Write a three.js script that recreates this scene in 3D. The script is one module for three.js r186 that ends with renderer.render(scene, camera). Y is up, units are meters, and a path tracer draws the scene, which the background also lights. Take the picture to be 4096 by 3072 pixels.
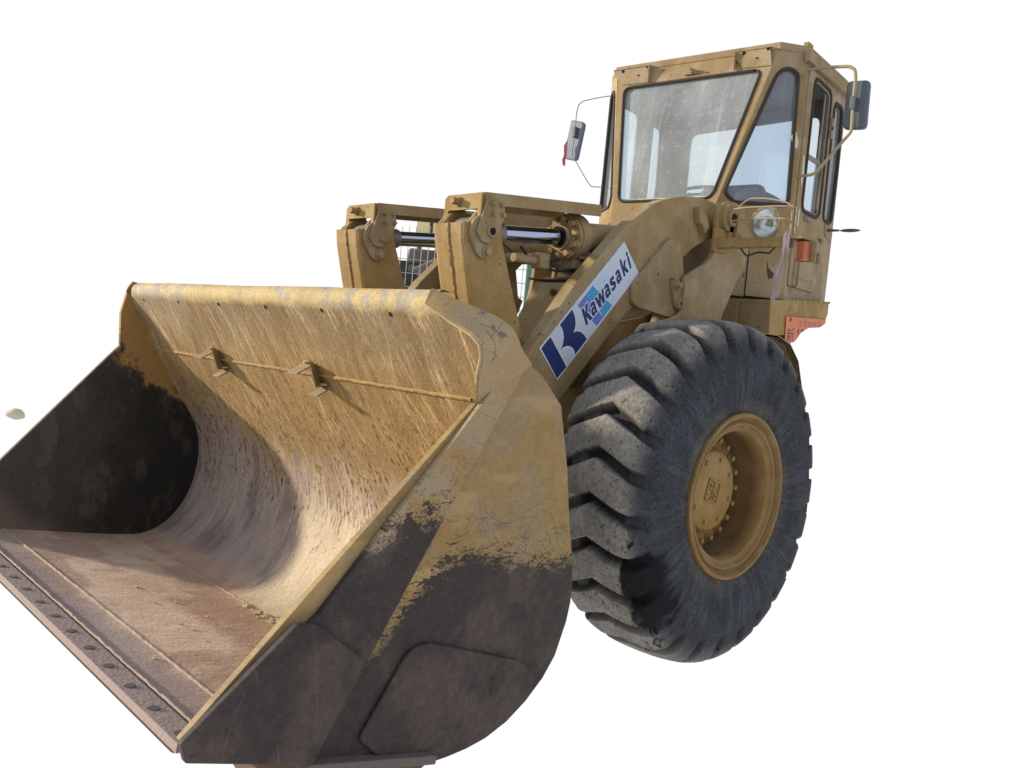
import * as THREE from 'three';
import { RoundedBoxGeometry } from 'three/addons/geometries/RoundedBoxGeometry.js';
import { mergeGeometries, mergeVertices, toCreasedNormals } from 'three/addons/utils/BufferGeometryUtils.js';

// ---------------------------------------------------------------- camera, sky, sun, exposure
const scene = new THREE.Scene();
const H0 = 0.14;                                   // the wheel_loader group stands this high: its own y = 0 is 14 cm above the ground
const camera = new THREE.PerspectiveCamera(47.9, 4 / 3, 0.05, 500);
camera.position.set(3.2136, 1.1857 + H0, 3.3759);
camera.rotation.set(-0.04037, 0.8057, 0.0917, 'YXZ');
const renderer = new THREE.WebGLRenderer({ antialias: true });
renderer.toneMapping = THREE.LinearToneMapping;
const EXPO = 1.5;
renderer.toneMappingExposure = EXPO;
renderer.shadowMap.enabled = true;
{
  const w = 64, h = 64, d = new Float32Array(w * h * 4);
  for (let y = 0; y < h; y++) {
    const el = ((y + 0.5) / h - 0.5) * 180, k = THREE.MathUtils.smoothstep(el, 24, 75);
    for (let x = 0; x < w; x++) {
      const o = (y * w + x) * 4;
      d[o] = (1.01 - 0.62 * k) / EXPO; d[o + 1] = (1.02 - 0.42 * k) / EXPO; d[o + 2] = (1.05 - 0.08 * k) / EXPO; d[o + 3] = 1;
    }
  }
  const sky = new THREE.DataTexture(d, w, h, THREE.RGBAFormat, THREE.FloatType);
  sky.mapping = THREE.EquirectangularReflectionMapping; sky.magFilter = THREE.LinearFilter; sky.needsUpdate = true;
  scene.background = sky; scene.environment = sky;
}
const sun = new THREE.DirectionalLight(new THREE.Color(1, 0.89, 0.72), 4.3);
{
  const az = -57 * Math.PI / 180, el = 18 * Math.PI / 180;
  sun.position.set(Math.sin(az) * Math.cos(el) * 12, Math.sin(el) * 12, Math.cos(az) * Math.cos(el) * 12);
  sun.target.position.set(0, 1, 0); scene.add(sun.target);
  sun.castShadow = true; sun.shadow.radius = 5; sun.shadow.mapSize.set(4096, 4096);
  Object.assign(sun.shadow.camera, { left: -6, right: 6, top: 6, bottom: -6, near: 1, far: 40 });
  scene.add(sun);
}

// ---------------------------------------------------------------- small helpers
let SEED = 7;
const rnd = () => { SEED = (SEED + 0x6d2b79f5) | 0; let t = Math.imul(SEED ^ (SEED >>> 15), 1 | SEED); t = (t + Math.imul(t ^ (t >>> 7), 61 | t)) ^ t; return ((t ^ (t >>> 14)) >>> 0) / 4294967296; };
const clamp = (x, a = 0, b = 1) => Math.min(b, Math.max(a, x));
const ss = (a, b, x) => { const t = clamp((x - a) / (b - a)); return t * t * (3 - 2 * t); };
const mix = (a, b, t) => a + (b - a) * t;
const mix3 = (a, b, t) => [mix(a[0], b[0], t), mix(a[1], b[1], t), mix(a[2], b[2], t)];
const V = (x, y, z) => new THREE.Vector3(x, y, z);
const PERM = new Float32Array(65536); for (let i = 0; i < 65536; i++) PERM[i] = rnd();
const hash = (x, y, s) => PERM[(Math.imul(x, 374761393) + Math.imul(y, 668265263) + Math.imul(s, 1274126177) >>> 13) & 65535];
function noise(x, y, s = 0, per = 0) {                              // value noise, periodic when per > 0
  let xi = Math.floor(x), yi = Math.floor(y); const fx = x - xi, fy = y - yi;
  let x1 = xi + 1, y1 = yi + 1;
  if (per) { xi = ((xi % per) + per) % per; yi = ((yi % per) + per) % per; x1 = ((x1 % per) + per) % per; y1 = ((y1 % per) + per) % per; }
  const u = fx * fx * (3 - 2 * fx), v = fy * fy * (3 - 2 * fy);
  return mix(mix(hash(xi, yi, s), hash(x1, yi, s), u), mix(hash(xi, y1, s), hash(x1, y1, s), u), v);
}
function fbm(x, y, s = 0, oct = 4, per = 0) {
  let a = 0, n = 0, w = 1;
  for (let i = 0; i < oct; i++) { a += w * noise(x, y, s + i * 17, per); n += w; w *= 0.55; x *= 2; y *= 2; per *= 2; }
  return a / n;
}
function tex(w, h, fn, { srgb = true, wrap = true, repeat = null } = {}) {
  const d = new Uint8Array(w * h * 4), o = [0, 0, 0];
  for (let y = 0; y < h; y++) for (let x = 0; x < w; x++) {
    fn(x / w, y / h, o, x, y); const k = (y * w + x) * 4;
    d[k] = clamp(o[0], 0, 255); d[k + 1] = clamp(o[1], 0, 255); d[k + 2] = clamp(o[2], 0, 255); d[k + 3] = 255;
  }
  const t = new THREE.DataTexture(d, w, h, THREE.RGBAFormat); t.magFilter = THREE.LinearFilter; t.minFilter = THREE.LinearMipmapLinearFilter;
  t.wrapS = t.wrapT = wrap ? THREE.RepeatWrapping : THREE.ClampToEdgeWrapping;
  if (srgb) t.colorSpace = THREE.SRGBColorSpace;
  if (repeat) t.repeat.set(...repeat);
  t.needsUpdate = true; return t;
}
// thin wandering scratches rasterised into a float field
function scratches(w, h, n, { dir = [0, 1], spread = 0.15, len = [0.03, 0.3], wid = 1, seed = 1, where = null, bend = 0.02 } = {}) {
  const f = new Float32Array(w * h), keep = SEED; SEED = seed * 7919;
  for (let i = 0; i < n; i++) {
    let x = rnd() * w, y = rnd() * h; const amp = 0.3 + 0.7 * rnd();
    if (where && !where(x / w, y / h)) { rnd(); continue; }
    let a = Math.atan2(dir[1], dir[0]) + (rnd() - 0.5) * 2 * spread; const L = (len[0] + (len[1] - len[0]) * rnd() * rnd()) * h;
    const ww = wid * (0.5 + rnd());
    for (let k = 0; k < L; k++) {
      a += (rnd() - 0.5) * bend; x += Math.cos(a); y += Math.sin(a);
      const e = amp * Math.min(1, k / 20, (L - k) / 20) * (0.55 + 0.45 * rnd());
      for (let q = -Math.ceil(ww); q <= Math.ceil(ww); q++) {
        const px = Math.round(x - Math.sin(a) * q), py = Math.round(y + Math.cos(a) * q);
        if (px < 0 || py < 0 || px >= w || py >= h) continue;
        const o = py * w + px; f[o] = Math.max(f[o], e * clamp(1.2 - Math.abs(q) / (ww + 0.3)));
      }
    }
  }
  SEED = keep; return f;
}

// geometry: everything becomes non-indexed with position, normal, uv (uv in metres by the main axis of the face)
function boxUV(g) {
  if (g.index) g = g.toNonIndexed();
  const p = g.attributes.position, uv = new Float32Array(p.count * 2), a = V(), b = V(), c = V();
  for (let i = 0; i < p.count; i += 3) {
    a.fromBufferAttribute(p, i); b.fromBufferAttribute(p, i + 1); c.fromBufferAttribute(p, i + 2);
    const n = b.clone().sub(a).cross(c.clone().sub(a)), X = Math.abs(n.x), Y = Math.abs(n.y), Z = Math.abs(n.z);
    for (const [k, q] of [[0, a], [1, b], [2, c]]) {
      const [u, v] = X >= Y && X >= Z ? [-q.z, q.y] : Z >= Y ? [q.x, q.y] : [q.x, -q.z];
      uv[(i + k) * 2] = u; uv[(i + k) * 2 + 1] = v;
    }
  }
  g.setAttribute('uv', new THREE.BufferAttribute(uv, 2));
  for (const k of Object.keys(g.attributes)) if (!['position', 'normal', 'uv', 'color'].includes(k)) g.deleteAttribute(k);
  return g;
}
const flat = (list) => list.flat(9).filter(Boolean);
function merged(list, keepUV = false) {
  const gs = flat(list).map((g) => { if (g.userData.keepUV || keepUV) return g.index ? g.toNonIndexed() : g; return boxUV(g); });
  return gs.length === 1 ? gs[0] : mergeGeometries(gs, false);
}
function mesh(name, parent, mat, ...geos) {
  const m = new THREE.Mesh(merged(geos), mat); m.name = name; m.castShadow = m.receiveShadow = true; parent.add(m); return m;
}
function group(name, parent) { const g = new THREE.Group(); g.name = name; parent.add(g); return g; }
function box(x0, x1, y0, y1, z0, z1, r = 0.004) {
  const w = Math.abs(x1 - x0), h = Math.abs(y1 - y0), d = Math.abs(z1 - z0);
  const g = r > 0 ? new RoundedBoxGeometry(w, h, d, 2, Math.min(r, w / 2.1, h / 2.1, d / 2.1)) : new THREE.BoxGeometry(w, h, d);
  return g.translate((x0 + x1) / 2, (y0 + y1) / 2, (z0 + z1) / 2);
}
function rodBetween(p, q, r, r2 = r, seg = 20, open = false) {
  const a = V(...p), b = V(...q), g = new THREE.CylinderGeometry(r2, r, a.distanceTo(b), seg, 1, open);
  g.translate(0, a.distanceTo(b) / 2, 0);
  g.applyQuaternion(new THREE.Quaternion().setFromUnitVectors(V(0, 1, 0), b.clone().sub(a).normalize())); g.translate(...p); return g;
}
function bolt(p, dir, r, h) {                                        // hex head on a washer, standing along dir
  const d = V(...dir).normalize(), at = (k) => V(...p).addScaledVector(d, k).toArray();
  return [rodBetween(at(-0.004), at(h * 0.3), r * 1.35, r * 1.35, 16), rodBetween(at(h * 0.3), at(h), r, r * 0.96, 6)];
}
function tube(pts, r, { closed = false, seg = 0, tension = 0.15, rs = 8, type = 'catmullrom' } = {}) {
  const c = new THREE.CatmullRomCurve3(pts.map((p) => V(...p)), closed, type, tension);
  return new THREE.TubeGeometry(c, seg || pts.length * 10, r, rs, closed);
}
function rounded(pts, r) {                                           // polygon with its corners rounded (r: number or list)
  const out = [], n = pts.length;
  for (let i = 0; i < n; i++) {
    const p = pts[i], a = pts[(i + n - 1) % n], b = pts[(i + 1) % n], q = Array.isArray(r) ? r[i] : r;
    const da = [a[0] - p[0], a[1] - p[1]], db = [b[0] - p[0], b[1] - p[1]], la = Math.hypot(...da), lb = Math.hypot(...db), t = Math.min(q, la * 0.48, lb * 0.48);
    if (t < 1e-4) { out.push(p); continue; }
    const s = [p[0] + da[0] / la * t, p[1] + da[1] / la * t], e = [p[0] + db[0] / lb * t, p[1] + db[1] / lb * t];
    for (let k = 0; k <= 6; k++) { const u = k / 6, w = 1 - u; out.push([w * w * s[0] + 2 * w * u * p[0] + u * u * e[0], w * w * s[1] + 2 * w * u * p[1] + u * u * e[1]]); }
  }
  return out;
}
const shapeOf = (pts, holes = []) => { const s = new THREE.Shape(pts.map((p) => new THREE.Vector2(...p))); for (const h of holes) s.holes.push(new THREE.Path(h.map((p) => new THREE.Vector2(...p)))); return s; };
// a plate: outline in the (u, v) axes of a plane, from t0 to t1 along its normal
function slab(o, u, v, pts, t0, t1, { holes = [], bevel = 0.003, bs = 2, steps = 1 } = {}) {
  const U = V(...u).normalize(), W = V(...v).normalize(), N = U.clone().cross(W).normalize();
  const b = Math.min(bevel, (t1 - t0) / 2.2);
  const g = new THREE.ExtrudeGeometry(shapeOf(pts, holes), { depth: t1 - t0 - 2 * b, bevelEnabled: b > 0, bevelThickness: b, bevelSize: b, bevelOffset: -b, bevelSegments: bs, steps, curveSegments: 8 });
  g.translate(0, 0, t0 + b); g.applyMatrix4(new THREE.Matrix4().makeBasis(U, W, N)); g.translate(...o); return g;
}
const zy = (pts, x0, x1, o = {}) => slab([0, 0, 0], [0, 0, -1], [0, 1, 0], pts.map(([z, y]) => [-z, y]), x0, x1, { ...o, holes: (o.holes || []).map((h) => h.map(([z, y]) => [-z, y])) });
const xz = (pts, y0, y1, o = {}) => slab([0, 0, 0], [1, 0, 0], [0, 0, -1], pts.map(([x, z]) => [x, -z]), y0, y1, o);
const circle = (cx, cy, r, n = 20) => Array.from({ length: n }, (_, i) => [cx + r * Math.cos(i / n * 6.2832), cy + r * Math.sin(i / n * 6.2832)]);
// ribbon between two poly-lines, with thickness along its normal
function ribbon(A, B, t) {
  const pos = [], n = A.length, N = [];
  for (let i = 0; i < n; i++) {
    const a = V(...A[Math.max(0, i - 1)]), b = V(...A[Math.min(n - 1, i + 1)]), c = V(...B[i]).sub(V(...A[i]));
    N.push(b.sub(a).cross(c).normalize().multiplyScalar(t));
  }
  const q = (P, i, k) => V(...P[i]).addScaledVector(N[i], k), tri = (a, b, c) => pos.push(...a.toArray(), ...b.toArray(), ...c.toArray()), quad = (a, b, c, d) => { tri(a, b, c); tri(a, c, d); };
  for (let i = 0; i + 1 < n; i++) {
    quad(q(A, i, 0), q(A, i + 1, 0), q(B, i + 1, 0), q(B, i, 0)); quad(q(A, i, -1), q(B, i, -1), q(B, i + 1, -1), q(A, i + 1, -1));
    quad(q(A, i, 0), q(A, i, -1), q(A, i + 1, -1), q(A, i + 1, 0)); quad(q(B, i, 0), q(B, i + 1, 0), q(B, i + 1, -1), q(B, i, -1));
  }
  quad(q(A, 0, 0), q(B, 0, 0), q(B, 0, -1), q(A, 0, -1)); quad(q(A, n - 1, 0), q(A, n - 1, -1), q(B, n - 1, -1), q(B, n - 1, 0));
  const g = new THREE.BufferGeometry(); g.setAttribute('position', new THREE.Float32BufferAttribute(pos, 3)); g.computeVertexNormals(); return toCreasedNormals(g, 0.5);
}
function lumpy(g, amp, f, seed) {
  g = mergeVertices(g.index ? g.toNonIndexed() : g); const p = g.attributes.position;
  for (let i = 0; i < p.count; i++) {
    const x = p.getX(i), y = p.getY(i), z = p.getZ(i), n = (k) => (fbm(x * f + k * 7.3, (y + z * 1.7) * f + k * 3.1, seed + k, 2) - 0.5) * amp;
    p.setXYZ(i, x + n(1), y + n(2), z + n(3));
  }
  g.deleteAttribute('normal'); g.deleteAttribute('uv'); g = g.toNonIndexed(); g.computeVertexNormals(); return toCreasedNormals(g, 0.9);
}
const bead = (p, q, r, seed) => {                                    // a weld bead or a line of dirt
  const n = 60, pts = []; for (let i = 0; i <= n; i++) pts.push([mix(p[0], q[0], i / n), mix(p[1], q[1], i / n), mix(p[2], q[2], i / n)]);
  return lumpy(tube(pts, r, { seg: n * 3, rs: 6 }), r * 0.9, 60, seed);
};

// ---------------------------------------------------------------- materials
const phys = (o) => new THREE.MeshPhysicalMaterial(o);
const TILE = 1.3;
const paintScr = scratches(1024, 1024, 90, { dir: [1, 1], spread: 1.6, len: [0.01, 0.12], wid: 0.5, seed: 3 });
const paintMap = tex(1024, 1024, (u, v, o, x, y) => {
  const big = fbm(u * 4, v * 4, 1, 4, 4), mid = fbm(u * 14, v * 14, 2, 4, 14), fine = noise(u * 380, v * 380, 5, 380), run = fbm(u * 60, v * 5, 9, 3, 0);
  let c = mix3([141, 119, 81], [147, 131, 104], ss(0.35, 0.7, big * 0.6 + mid * 0.4));
  c = mix3(c, [124, 103, 70], 0.5 * ss(0.58, 0.72, fbm(u * 7, v * 7, 11, 4, 7)));
  const k = 0.9 + 0.14 * fine + 0.1 * (mid - 0.5) + 0.05 * (run - 0.5);
  const s = paintScr[y * 1024 + x]; c = mix3(c, [200, 182, 146], 0.35 * s);
  const chip = ss(0.79, 0.82, fbm(u * 60, v * 60, 21, 3, 60)) * ss(0.52, 0.66, big); c = mix3(c, [64, 54, 46], 0.8 * chip);
  o[0] = c[0] * k; o[1] = c[1] * k; o[2] = c[2] * k;
}, { repeat: [1 / TILE, 1 / TILE] });
const paintBump = tex(512, 512, (u, v, o) => { o[0] = o[1] = o[2] = 255 * (0.6 * fbm(u * 8, v * 8, 31, 4, 8) + 0.4 * fbm(u * 60, v * 60, 37, 3, 60)); }, { srgb: false, repeat: [1 / 0.5, 1 / 0.5] });
const P = (tint, extra = {}) => phys({ map: paintMap, bumpMap: paintBump, bumpScale: 0.0016, roughness: 0.82, specularIntensity: 0.45, color: new THREE.Color(...tint), ...extra });
const M = {
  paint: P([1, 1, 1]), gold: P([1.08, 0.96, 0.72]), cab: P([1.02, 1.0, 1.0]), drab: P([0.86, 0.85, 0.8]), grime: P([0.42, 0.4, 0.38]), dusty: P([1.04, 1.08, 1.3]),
  rim: P([0.8, 0.7, 0.56]), hub: P([0.98, 0.86, 0.6]), dark: phys({ color: 0x1d1b19, roughness: 0.9, specularIntensity: 0.3 }),
  chrome: phys({ color: 0x9aa6c2, metalness: 1, roughness: 0.12 }), steel: phys({ color: 0x7d766c, roughness: 0.6, metalness: 0.5 }),
  seal: phys({ color: 0x3a3530, roughness: 0.8, specularIntensity: 0.4 }), rubber: phys({ color: 0x242528, roughness: 0.75, specularIntensity: 0.5 }),
  hose: phys({ color: 0x3c3832, roughness: 0.8 }), lens: phys({ color: 0xffffff, roughness: 0.04, transmission: 1, thickness: 0 }),
  reflector: phys({ color: 0xe2e5e8, metalness: 1, roughness: 0.22 }),
  amber: phys({ color: 0xb8603a, roughness: 0.35, transmission: 0.25, thickness: 0 }), plastic: phys({ color: 0x4a5058, roughness: 0.5 }),
  interior: phys({ color: 0x6a6660, roughness: 0.9 }), seat: phys({ color: 0x34373c, roughness: 0.85 }), dash: phys({ color: 0xd8cfae, roughness: 0.9 }),
  paper: phys({ color: 0xb9b4a6, roughness: 0.9 }), mirror: phys({ color: 0xdfe3ea, metalness: 1, roughness: 0.05 }),
  wire: phys({ color: 0x8d7e62, roughness: 0.7 }), cloth: phys({ color: 0xae9a9a, roughness: 0.95 }), mud: phys({ color: 0xa6916f, roughness: 1, specularIntensity: 0.1 }),
};
const glassMaps = {};
function glass(dust, tint, seed) {                                  // dust is let into the transmission
  const t = tex(512, 512, (u, v, o) => {
    const spec = ss(0.62, 0.8, fbm(u * 60, v * 60, seed, 2)) * 0.5, n = fbm(u * 5, v * 3, seed + 3, 4), drip = ss(0.5, 0.9, fbm(u * 50, v * 2.2, seed + 8, 3));
    const e = clamp(dust * (0.7 + 0.7 * (n - 0.5) + 0.35 * spec + 0.25 * drip)); o[0] = o[1] = o[2] = 255 * (1 - e);
  }, { srgb: false });
  return phys({ color: new THREE.Color(...tint), roughness: 0.03, transmission: 1, thickness: 0, transmissionMap: t, specularIntensity: 1, side: THREE.DoubleSide });
}

// ================================================================ THE WHEEL LOADER
const loader = group('wheel_loader', scene); loader.position.y = H0;
loader.userData = { label: 'dusty yellow wheel loader with a big scraped bucket lowered in front', category: 'wheel loader' };

// ---------------------------------------------------------------- bucket
const bucket = group('bucket', loader);
{
  const prof = new THREE.CatmullRomCurve3([[2.49, 0.167], [2.27, 0.139], [2.0, 0.104], [1.75, 0.071], [1.66, 0.066], [1.58, 0.085], [1.5, 0.14], [1.425, 0.245], [1.383, 0.37], [1.372, 0.5], [1.4, 0.63], [1.497, 0.79], [1.57, 0.903], [1.646, 1.021], [1.715, 1.15], [1.776, 1.262]].map(([z, y]) => V(0, y, z)), false, 'centripetal');
  const NS = 150, pts = prof.getSpacedPoints(NS).map((p) => [p.z, p.y]);
  // the rolled lip, above
  const lip = []; for (let i = 0; i <= 10; i++) { const a = mix(-0.5, 1.9, i / 10); lip.push([1.757 + 0.034 * Math.cos(a), 1.3 + 0.042 * Math.sin(a)]); }
  lip.push([1.72, 1.338]);
  const xr = (y) => y < 1.0 ? 1.246 : y < 1.185 ? mix(1.246, 1.362, (y - 1.0) / 0.185) : y < 1.21 ? mix(1.362, 1.345, (y - 1.185) / 0.025) : mix(1.345, 1.175, clamp((y - 1.21) / 0.082));
  const xl = (y) => y < 1.0 ? -1.246 : mix(-1.25, -1.255, clamp((y - 1) / 0.2)) + 0.05 * ss(1.2, 1.3, y);
  const L = prof.getLength();
  const rows = pts.map(([z, y], i) => ({ z, y, s: i / NS * L, xl: xl(y), xr: xr(y) })), all = [...rows];
  let s = L; lip.forEach(([z, y], i) => { const b = i ? lip[i - 1] : pts[NS]; s += Math.hypot(z - b[0], y - b[1]); all.push({ z, y, s, xl: i < 3 ? xl(y) : -1.205, xr: i < 3 ? Math.max(1.175, xr(y)) : mix(1.175, 1.2, clamp((i - 2) / 4)) }); });
  const LEN = 2.95, NX = 120;
  // paint worn through on the floor and in the curve, streaked along the way the soil slides
  const W = 2048, Hh = 2048;
  const sc1 = scratches(W, Hh, 1500, { dir: [-0.3, 1], spread: 0.22, len: [0.02, 0.32], wid: 1.5, seed: 11, where: (u, v) => v * LEN > 1.35 });
  const sc2 = scratches(W, Hh, 2600, { dir: [-0.3, 1], spread: 0.5, len: [0.004, 0.05], wid: 1.3, seed: 12, where: (u, v) => v * LEN > 1.4 });
  const sc3 = scratches(W, Hh, 420, { dir: [1, 0.15], spread: 0.9, len: [0.01, 0.06], wid: 1.0, seed: 13, where: (u, v) => v * LEN > 2.1 });
  const drip = scratches(W, Hh, 90, { dir: [0.02, 1], spread: 0.06, len: [0.08, 0.3], wid: 2, seed: 14, where: (u, v) => v * LEN > 0.95 && v * LEN < 1.9, bend: 0.06 });
  const map = tex(W, Hh, (u, v, o, x, y) => {
    const t = v * LEN, us = u + 0.3 * Math.max(0, v - 0.45), X = (u - 0.5) * 2.8, k = y * W + x;
    const n1 = fbm(u * 9, v * 7, 41, 5), st = fbm(u * 150, v * 9, 43, 4), st2 = fbm(u * 420, v * 26, 47, 3), gr = noise(u * 900, v * 900, 49), n2 = fbm(u * 30, v * 26, 53, 4);
    // floor: dusty rust brown
    let c = mix3([172, 143, 121], [202, 174, 149], ss(0.38, 0.62, fbm(u * 6 + 3 * n1, v * 16, 55, 4)));
    c = mix3(c, [156, 120, 96], 0.45 * ss(0.48, 0.68, n1) * ss(0.25, 0.8, t) * ss(1.0, 0.7, t));
    c = mix3(c, [146, 130, 124], 0.8 * ss(0.26, 0.12, t + 0.08 * (n1 - 0.5)));
    // curve: grey purple bare steel
    const fn = fbm(u * 260, v * 150, 63, 3), fs = fbm(us * 300, v * 34, 64, 3);
    c = mix3(c, mix3([148, 134, 126], [120, 108, 104], ss(0.4, 0.65, fbm(u * 24, v * 9, 65, 4))), ss(0.84, 1.0, t + 0.12 * (n1 - 0.5)) * 0.94);
    c = mix3(c, [84, 76, 74], 0.7 * ss(0.5, 0.7, 0.5 * fs + 0.5 * fn) * ss(1.1, 1.4, t + 0.25 * (n1 - 0.5)));
    // a pale sandy drift low in the curve on the near side
    c = mix3(c, [188, 171, 144], 0.9 * clamp(ss(0.34, 0.46, n1 * 0.4 + fs * 0.14 + 0.4 * ss(-0.3, 0.3, X)) * ss(0.74, 0.8, t) * ss(1.52, 1.24, t + 0.3 * (fs - 0.5))));
    // yellow paint, worn to specks where it meets the bare steel
    const edge = 1.5 - 0.2 * ss(0.2, 1.1, X) + 0.12 * ss(-0.4, -1.0, X);
    const yel = ss(-0.08, 0.08, (t - edge) + 0.5 * (fs - 0.5) + 0.7 * (fn - 0.5) + 0.35 * (gr - 0.5) + 0.3 * (n1 - 0.5));
    let p = mix3([148, 120, 76], [128, 109, 80], ss(1.95, 2.25, t + 0.25 * (n1 - 0.5)));
    p = mix3(p, [118, 92, 58], 0.6 * ss(0.45, 0.7, fbm(u * 40, v * 8, 66, 4)) * ss(1.5, 2.1, t));
    p = mix3(p, [140, 124, 98], 0.75 * ss(0.44, 0.62, n1) * ss(2.1, 2.3, t) * ss(0.7, -0.9, X));
    c = mix3(c, p, yel);
    const speck = ss(0.56, 0.64, 0.55 * fn + 0.25 * fs + 0.2 * n2) * yel * mix(0.25, 1, ss(2.15, 1.6, t)); c = mix3(c, [84, 68, 52], 0.8 * speck);
    c = mix3(c, [214, 184, 132], clamp(0.95 * sc1[k] * yel * (0.3 + 0.7 * ss(0.4, 0.6, n2)))); c = mix3(c, [210, 184, 138], 0.4 * ss(0.62, 0.74, fbm(us * 330, v * 34, 67, 3)) * ss(0.4, 0.62, fbm(u * 18, v * 22, 68, 3)) * yel);
    c = mix3(c, [84, 64, 44], clamp(0.75 * sc2[k] * yel)); c = mix3(c, [212, 190, 148], 0.7 * sc3[k]);
    c = mix3(c, [204, 192, 176], 0.8 * drip[k]);
    // rolled lip: rubbed pale
    const lp = ss(L - 0.01, L + 0.02, t + 0.03 * (n2 - 0.5)); c = mix3(c, mix3([178, 156, 108], [150, 140, 128], 0.8 * ss(0.53, 0.6, 0.6 * fbm(u * 60, v * 90, 61, 4) + 0.4 * n1)), lp * 0.92);
    const q = 0.86 + 0.2 * gr + 0.16 * (n2 - 0.5); o[0] = c[0] * q; o[1] = c[1] * q; o[2] = c[2] * q;
  }, { wrap: false });
  const bump = tex(1024, 1024, (u, v, o) => { o[0] = o[1] = o[2] = 255 * (0.5 * fbm(u * 160, v * 60, 71, 4) + 0.3 * fbm(u * 12, v * 10, 73, 3) + 0.2 * noise(u * 400, v * 400, 75)); }, { srgb: false, wrap: false });
  const mSheet = phys({ map, bumpMap: bump, bumpScale: 0.004, roughness: 0.74, specularIntensity: 0.4 });
  function sheet(list, off) {
    const pos = [], uv = [], idx = [];
    list.forEach((r, i) => {
      const a = list[Math.max(0, i - 1)], b = list[Math.min(list.length - 1, i + 1)], tz = b.z - a.z, ty = b.y - a.y, l = Math.hypot(tz, ty) || 1;
      for (let j = 0; j <= NX; j++) {
        const x = mix(r.xl, r.xr, j / NX), dent = off ? 0 : 0.006 * (fbm(x * 2.2 + 9, r.s * 2.2, 81, 3) - 0.5);
        pos.push(x, r.y + (off + dent) * tz / l * 1, r.z - (off + dent) * ty / l); uv.push(x / 2.8 + 0.5, r.s / LEN);
        if (i && j) { const k = i * (NX + 1) + j; idx.push(k - NX - 2, k - 1, k, k - NX - 2, k, k - NX - 1); }
      }
    });
    const g = new THREE.BufferGeometry(); g.setAttribute('position', new THREE.Float32BufferAttribute(pos, 3)); g.setAttribute('uv', new THREE.Float32BufferAttribute(uv, 2)); g.setIndex(off ? idx : idx); g.computeVertexNormals();
    const n = g.toNonIndexed(); n.userData.keepUV = true; return n;
  }
  mesh('back_sheet', bucket, mSheet, sheet(all, 0));
  mesh('outer_sheet', bucket, M.drab, sheet(rows.map((r) => ({ ...r, xl: -1.24, xr: 1.24 })), 0.022));
  // side plates: painted above, bare dark steel below
  const sideTex = (fn, seed, n = 1300) => {
    const w = 1536, h = 1536, s1 = scratches(w, h, n, { dir: [1, -0.2], spread: 0.9, len: [0.02, 0.2], wid: 1.3, seed, bend: 0.1 }), s2 = scratches(w, h, 30, { dir: [-0.04, 1], spread: 0.07, len: [0.1, 0.45], wid: 1.6, seed: seed + 5, bend: 0.05 });
    return tex(w, h, (u, v, o, x, y) => { fn(1.05 + (1 - u) * 1.55, -0.15 + v * 1.55, o, s1[y * w + x], s2[y * w + x], noise(u * 700, v * 700, seed), fbm(u * 10, v * 10, seed + 1, 5), fbm(u * 70, v * 70, seed + 2, 3)); }, { wrap: false });
  };
  const uvSide = (g) => { g = g.index ? g.toNonIndexed() : g; const p = g.attributes.position, uv = []; for (let i = 0; i < p.count; i++) uv.push(1 - (p.getZ(i) - 1.05) / 1.55, (p.getY(i) + 0.15) / 1.55); g.setAttribute('uv', new THREE.Float32BufferAttribute(uv, 2)); for (const k of Object.keys(g.attributes)) if (!['position', 'normal', 'uv'].includes(k)) g.deleteAttribute(k); g.userData.keepUV = true; return g; };
  const steelDark = (gr, n, f) => { const q = 0.82 + 0.3 * gr + 0.25 * (f - 0.5); return mix3([58, 51, 49], [74, 64, 59], ss(0.35, 0.65, n)).map((c) => c * q); };
  const bound = (z) => z < 1.7 ? 0.5 + 0.03 * Math.sin(z * 9) : 0.52 - 0.95 * (z - 1.7);
  const outer = sideTex((z, y, o, a, d, gr, n, f) => {
    let c = mix3([143, 117, 75], [138, 118, 89], ss(0.4, 0.65, n)); const q = 0.88 + 0.16 * gr + 0.12 * (f - 0.5); c = c.map((t) => t * q);
    const e = y - bound(z), zone = ss(0.3, 0.0, e) * ss(-0.05, 0.02, e + 0.05);
    const hz = fbm(z * 16, y * 70, 95, 4), hf = fbm(z * 110, y * 160, 96, 3), dk = clamp(ss(0.02, -0.02, e + 0.12 * (n - 0.5) + 0.16 * (hz - 0.5) + 0.14 * (hf - 0.5)) + 0.6 * ss(0.56, 0.66, 0.55 * hz + 0.45 * hf) * ss(0.22, 0.0, e) + zone * ss(0.3, 0.55, a + 0.5 * (f - 0.4)) + 0.5 * ss(0.5, 0.8, a) * ss(0.4, 0.2, e));
    c = mix3(c, steelDark(gr, n, f), dk);
    c = mix3(c, [176, 156, 120], 0.35 * ss(0.55, 0.75, fbm(z * 3, y * 9, 91, 4)) * (1 - dk)); c = mix3(c, [128, 120, 116], 0.35 * d * dk);
    const gash = ss(0.007, 0.003, Math.abs((y - 1.13) - (z - 1.5) * -2.05 + 0.02 * (n - 0.5))) * ss(1.5, 1.53, z) * ss(1.73, 1.7, z); c = mix3(c, [84, 70, 52], 0.85 * gash);
    o[0] = c[0]; o[1] = c[1]; o[2] = c[2];
  }, 101);
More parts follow.
